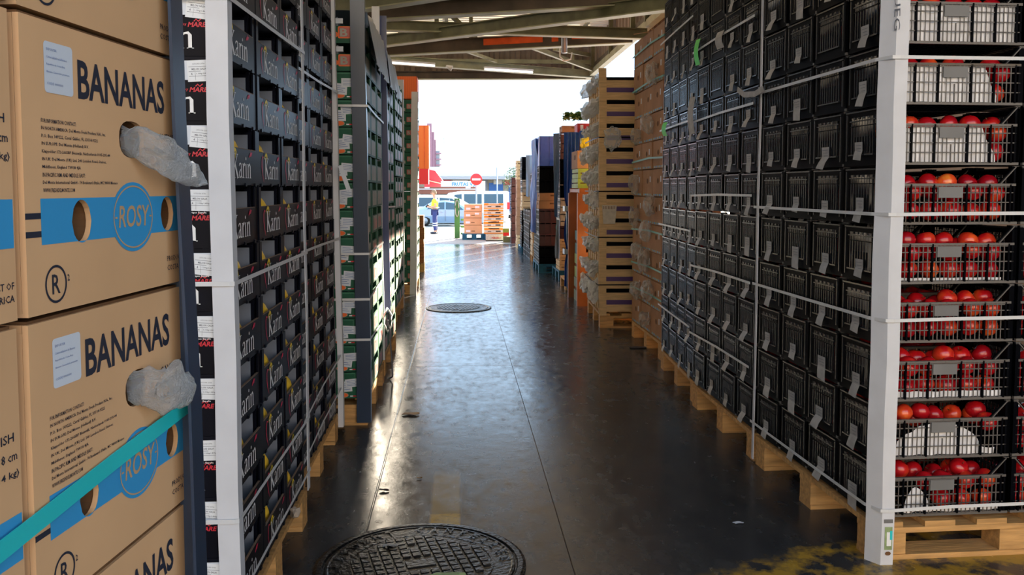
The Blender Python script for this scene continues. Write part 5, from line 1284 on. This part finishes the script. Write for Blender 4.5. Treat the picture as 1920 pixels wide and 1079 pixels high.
# distant tower and mast
o = empty('tower_block', 'stepped brick apartment tower far away at the left', 'building', (-5.7, 160, gz(160)))
mb = MB()
for x0, x1, y_, zt_ in ((0, .9, 0, 14.1), (.9, 1.35, .2, 12.6), (1.35, 1.6, .4, 11.2)): mb.box(x0, x1, y_, 6, 0, zt_, 'tower_brick')
mb.build('wall', o)
mb = MB(); mb.box(1.601, 2.3, .5, 5, 0, 9.2, 'shutter'); mb.build('side_wing', o)
for k in range(8): MB().box(1.6, 2.55, .2, .49, 1.2+k*1.05, 1.45+k*1.05, 'tower_brick').build('balcony', o)
for k in range(6): MB().box(.12, .5, -.05, -.001, 12.2-k*1.2, 12.8-k*1.2, 'concrete_pale').build('window', o)
mb = MB(); mb.tube([(0, 0, 0), (0, 0, 8.4), (0, 0, 9.2)], [.10, .06, .03], 'galvanised', 8); mb.beam((-.6, 0, 8.2), (.7, 0, 8.2), .06, .06, 'galvanised'); mb.beam((-.35, 0, 8.0), (-.15, 0, 8.25), .1, .1, 'galvanised')
tag(mb.build('lamp_mast', None, (-1.72, 104, gz(104))), 'tall thin lamp mast against the white sky', 'lamp mast')
# no entry sign
o = empty('road_sign', 'round red no entry sign on a thin pole above the parked cars', 'sign', (.812, 40, gz(40)))
MB().tube([(0, 0, 0), (0, 0, 2.10)], .035, 'galvanised', 8).build('pole', o)
mb = MB(); lathe_x(mb, [(.265, .0), (.27, .01), (.27, .03), (.26, .04)], 'sign_red', 32, (0, -.05, 2.372)); mb.box(-.19, .19, -.098, -.091, 2.33, 2.415, 'white_print'); mb.build('sign_disc', o)
o = tag(MB().tube([(0, 0, 0), (0, 0, 3.4)], .035, 'galvanised', 8).build('pole', None, (2.3, 52, gz(52))), 'thin grey pole in front of the minibus', 'pole')
# tree at the right end
tr_ = empty('tree', 'sunlit olive green tree above the end of the right row', 'tree', (4.6, 70, gz(70))); MB().tube([(0, 0, 0), (0, 0, 2.0), (.2, 0, 2.8)], [.2, .15, .1], 'wood_red', 8).build('trunk', tr_)
lf = MB(); rl = random.Random(8)
for i in range(1500):
    d = Vector((rl.gauss(0, 1), rl.gauss(0, 1), rl.gauss(0, 1))).normalized()*(rl.random()**.4); c = Vector((d.x*1.6+.5, d.y*1.5, 3.0+d.z*1.2)); a = rl.uniform(0, 6.28); q = Vector((cos(a), sin(a), rl.uniform(-.6, .6)))*.10; s_ = Vector((-sin(a), cos(a), rl.uniform(-.5, .5)))*.06
    lf.add([c-q, c+s_, c+q, c-s_], [(0, 1, 2, 3)], 'leaf_green')
lf.build('foliage', tr_)

# ------------------------------------------------------------------ person in a yellow vest
def skin(nodes, edges, m, sub=2, name='body'):
    me = bpy.data.meshes.new('s'); me.from_pydata([n[:3] for n in nodes], edges, []); o = bpy.data.objects.new('s', me); C.objects.link(o)
    md = o.modifiers.new('k', 'SKIN'); md.use_smooth_shade = True
    for i, n in enumerate(nodes):
        sv = me.skin_vertices[0].data[i]; rr = n[3]; sv.radius = (rr, rr) if isinstance(rr, (int, float)) else rr; sv.use_root = (i == 0)
    s2 = o.modifiers.new('d', 'SUBSURF'); s2.levels = sub; s2.render_levels = sub
    dg = bpy.context.evaluated_depsgraph_get(); out = bpy.data.meshes.new_from_object(o.evaluated_get(dg)); out.name = name
    bpy.data.objects.remove(o); out.materials.clear(); out.materials.append(M[m]); return out
P0 = (-.97, 35.6, gz(35.6))
per = empty('person', 'person in a yellow high visibility vest and navy trousers looking down at a phone', 'person', P0, R(0))
# faces -x, slightly towards the camera; x forward is negative
hips = [(0, 0, .98, .135), (-.01, 0, 1.12, .130), (-.0, 0, 1.26, .15), (.01, 0, 1.40, .13), (.0, 0, 1.49, .06), (-.03, 0, 1.57, .055),          # 0-5 spine and neck
        (0, -.09, .92, .09), (-.02, -.10, .50, .062), (.01, -.10, .10, .045), (-.12, -.11, .045, .035),                                              # 6-9 near leg
        (0, .09, .92, .09), (.02, .10, .50, .062), (.05, .10, .10, .045), (-.08, .11, .045, .035),                                                     # 10-13 far leg
        (.01, -.19, 1.41, .062), (.03, -.235, 1.14, .047), (-.17, -.16, 1.09, .038), (-.24, -.12, 1.11, .030),                                        # 14-17 near arm
        (.01, .19, 1.41, .062), (.03, .235, 1.14, .047), (-.17, .16, 1.12, .038), (-.24, .08, 1.15, .030)]
eds = [(0, 1), (1, 2), (2, 3), (3, 4), (4, 5), (0, 6), (6, 7), (7, 8), (8, 9), (0, 10), (10, 11), (11, 12), (12, 13), (3, 14), (14, 15), (15, 16), (16, 17), (3, 18), (18, 19), (19, 20), (20, 21)]
hd = [(-.04, 0, 1.62, .070), (-.055, 0, 1.68, .088), (-.05, 0, 1.74, .078)]
hips2 = hips+hd; eds2 = eds+[(5, 22), (22, 23), (23, 24)]
# fingers on both hands, closed around the phone
fi = len(hips2)
for base, sg in ((17, 1), (21, -1)):
    bx, by, bz = hips2[base][:3]
    for k in range(5):
        dz = (.025-.014*k) if k < 4 else .035; l = (.045, .052, .048, .038, .034)[k]
        hips2.append((bx-.035, by+sg*.012, bz+dz, .0085)); hips2.append((bx-.035-l*.7, by+sg*(.03 if k < 4 else .01), bz+dz+.01, .0075))
        eds2 += [(base, fi), (fi, fi+1)]; fi += 2
link('body', skin(hips2, eds2, 'skin', 2), per)
def up(n, f): return tuple(n[:3])+(n[3]*f,)
vn_ = [(0, 0, .99, .155), (-.01, 0, 1.14, .150), (0, 0, 1.28, .168), (.01, 0, 1.42, .140), (.01, -.18, 1.42, .080), (.025, -.225, 1.24, .066), (.01, .18, 1.42, .080), (.025, .225, 1.24, .066)]
link('vest', skin(vn_, [(0, 1), (1, 2), (2, 3), (3, 4), (4, 5), (3, 6), (6, 7)], 'vest', 2), per)
tn = [(0, 0, .98, .150)]+[(a, b, c, r_*1.28) for a, b, c, r_ in (hips[6], hips[7], (.01, -.10, .13, .050), hips[10], hips[11], (.05, .10, .13, .050))]
link('trousers', skin(tn, [(0, 1), (1, 2), (2, 3), (0, 4), (4, 5), (5, 6)], 'trousers', 2), per)
for sg, x in ((-1, -.012), (1, .028)):
    mb = MB()
    for z in (.36, .45): mb.lathe([(.082, z-.02), (.084, z-.01), (.084, z+.015), (.082, z+.02)], 'reflective', 14, Matrix.Translation((x, sg*.10, 0)))
    mb.build('reflective_band', per)
    mb = MB(); mb.ell((-.055+.04*(sg > 0), sg*.105, .055), (.145, .055, .055), 'ink', 12, 8); mb.build('shoe', per)
mb = MB()
for z in (1.08,): mb.lathe([(.172, z-.02), (.176, z), (.172, z+.025)], 'reflective', 18, Matrix.Diagonal((1, 1, 1, 1)))
mb.build('reflective_band', per)
mb = MB(); mb.ell((-.035, 0, 1.735), (.100, .088, .085), 'hair', 14, 8); mb.ell((.015, 0, 1.68), (.06, .075, .08), 'hair', 12, 8); mb.build('hair', per)
mb = MB(); mb.ell((-.150, 0, 1.665), (.022, .014, .022), 'skin', 8, 6)
for sg in (-1, 1): mb.ell((-.03, sg*.088, 1.67), (.020, .010, .030), 'skin', 8, 6); mb.ell((-.128, sg*.032, 1.69), (.010, .012, .007), 'ink', 8, 6)
mb.ell((-.128, 0, 1.628), (.012, .024, .006), 'rose_print', 8, 6); mb.build('face_features', per)
mb = MB(); mb.box(-.045, .035, -.006, .006, -.075, .075, 'phone')
tag(mb.build('phone', None, (P0[0]-.30, P0[1]-.02, P0[2]+1.15), (R(12), R(50), 0)), 'dark phone held in both hands by the person in the yellow vest', 'phone')
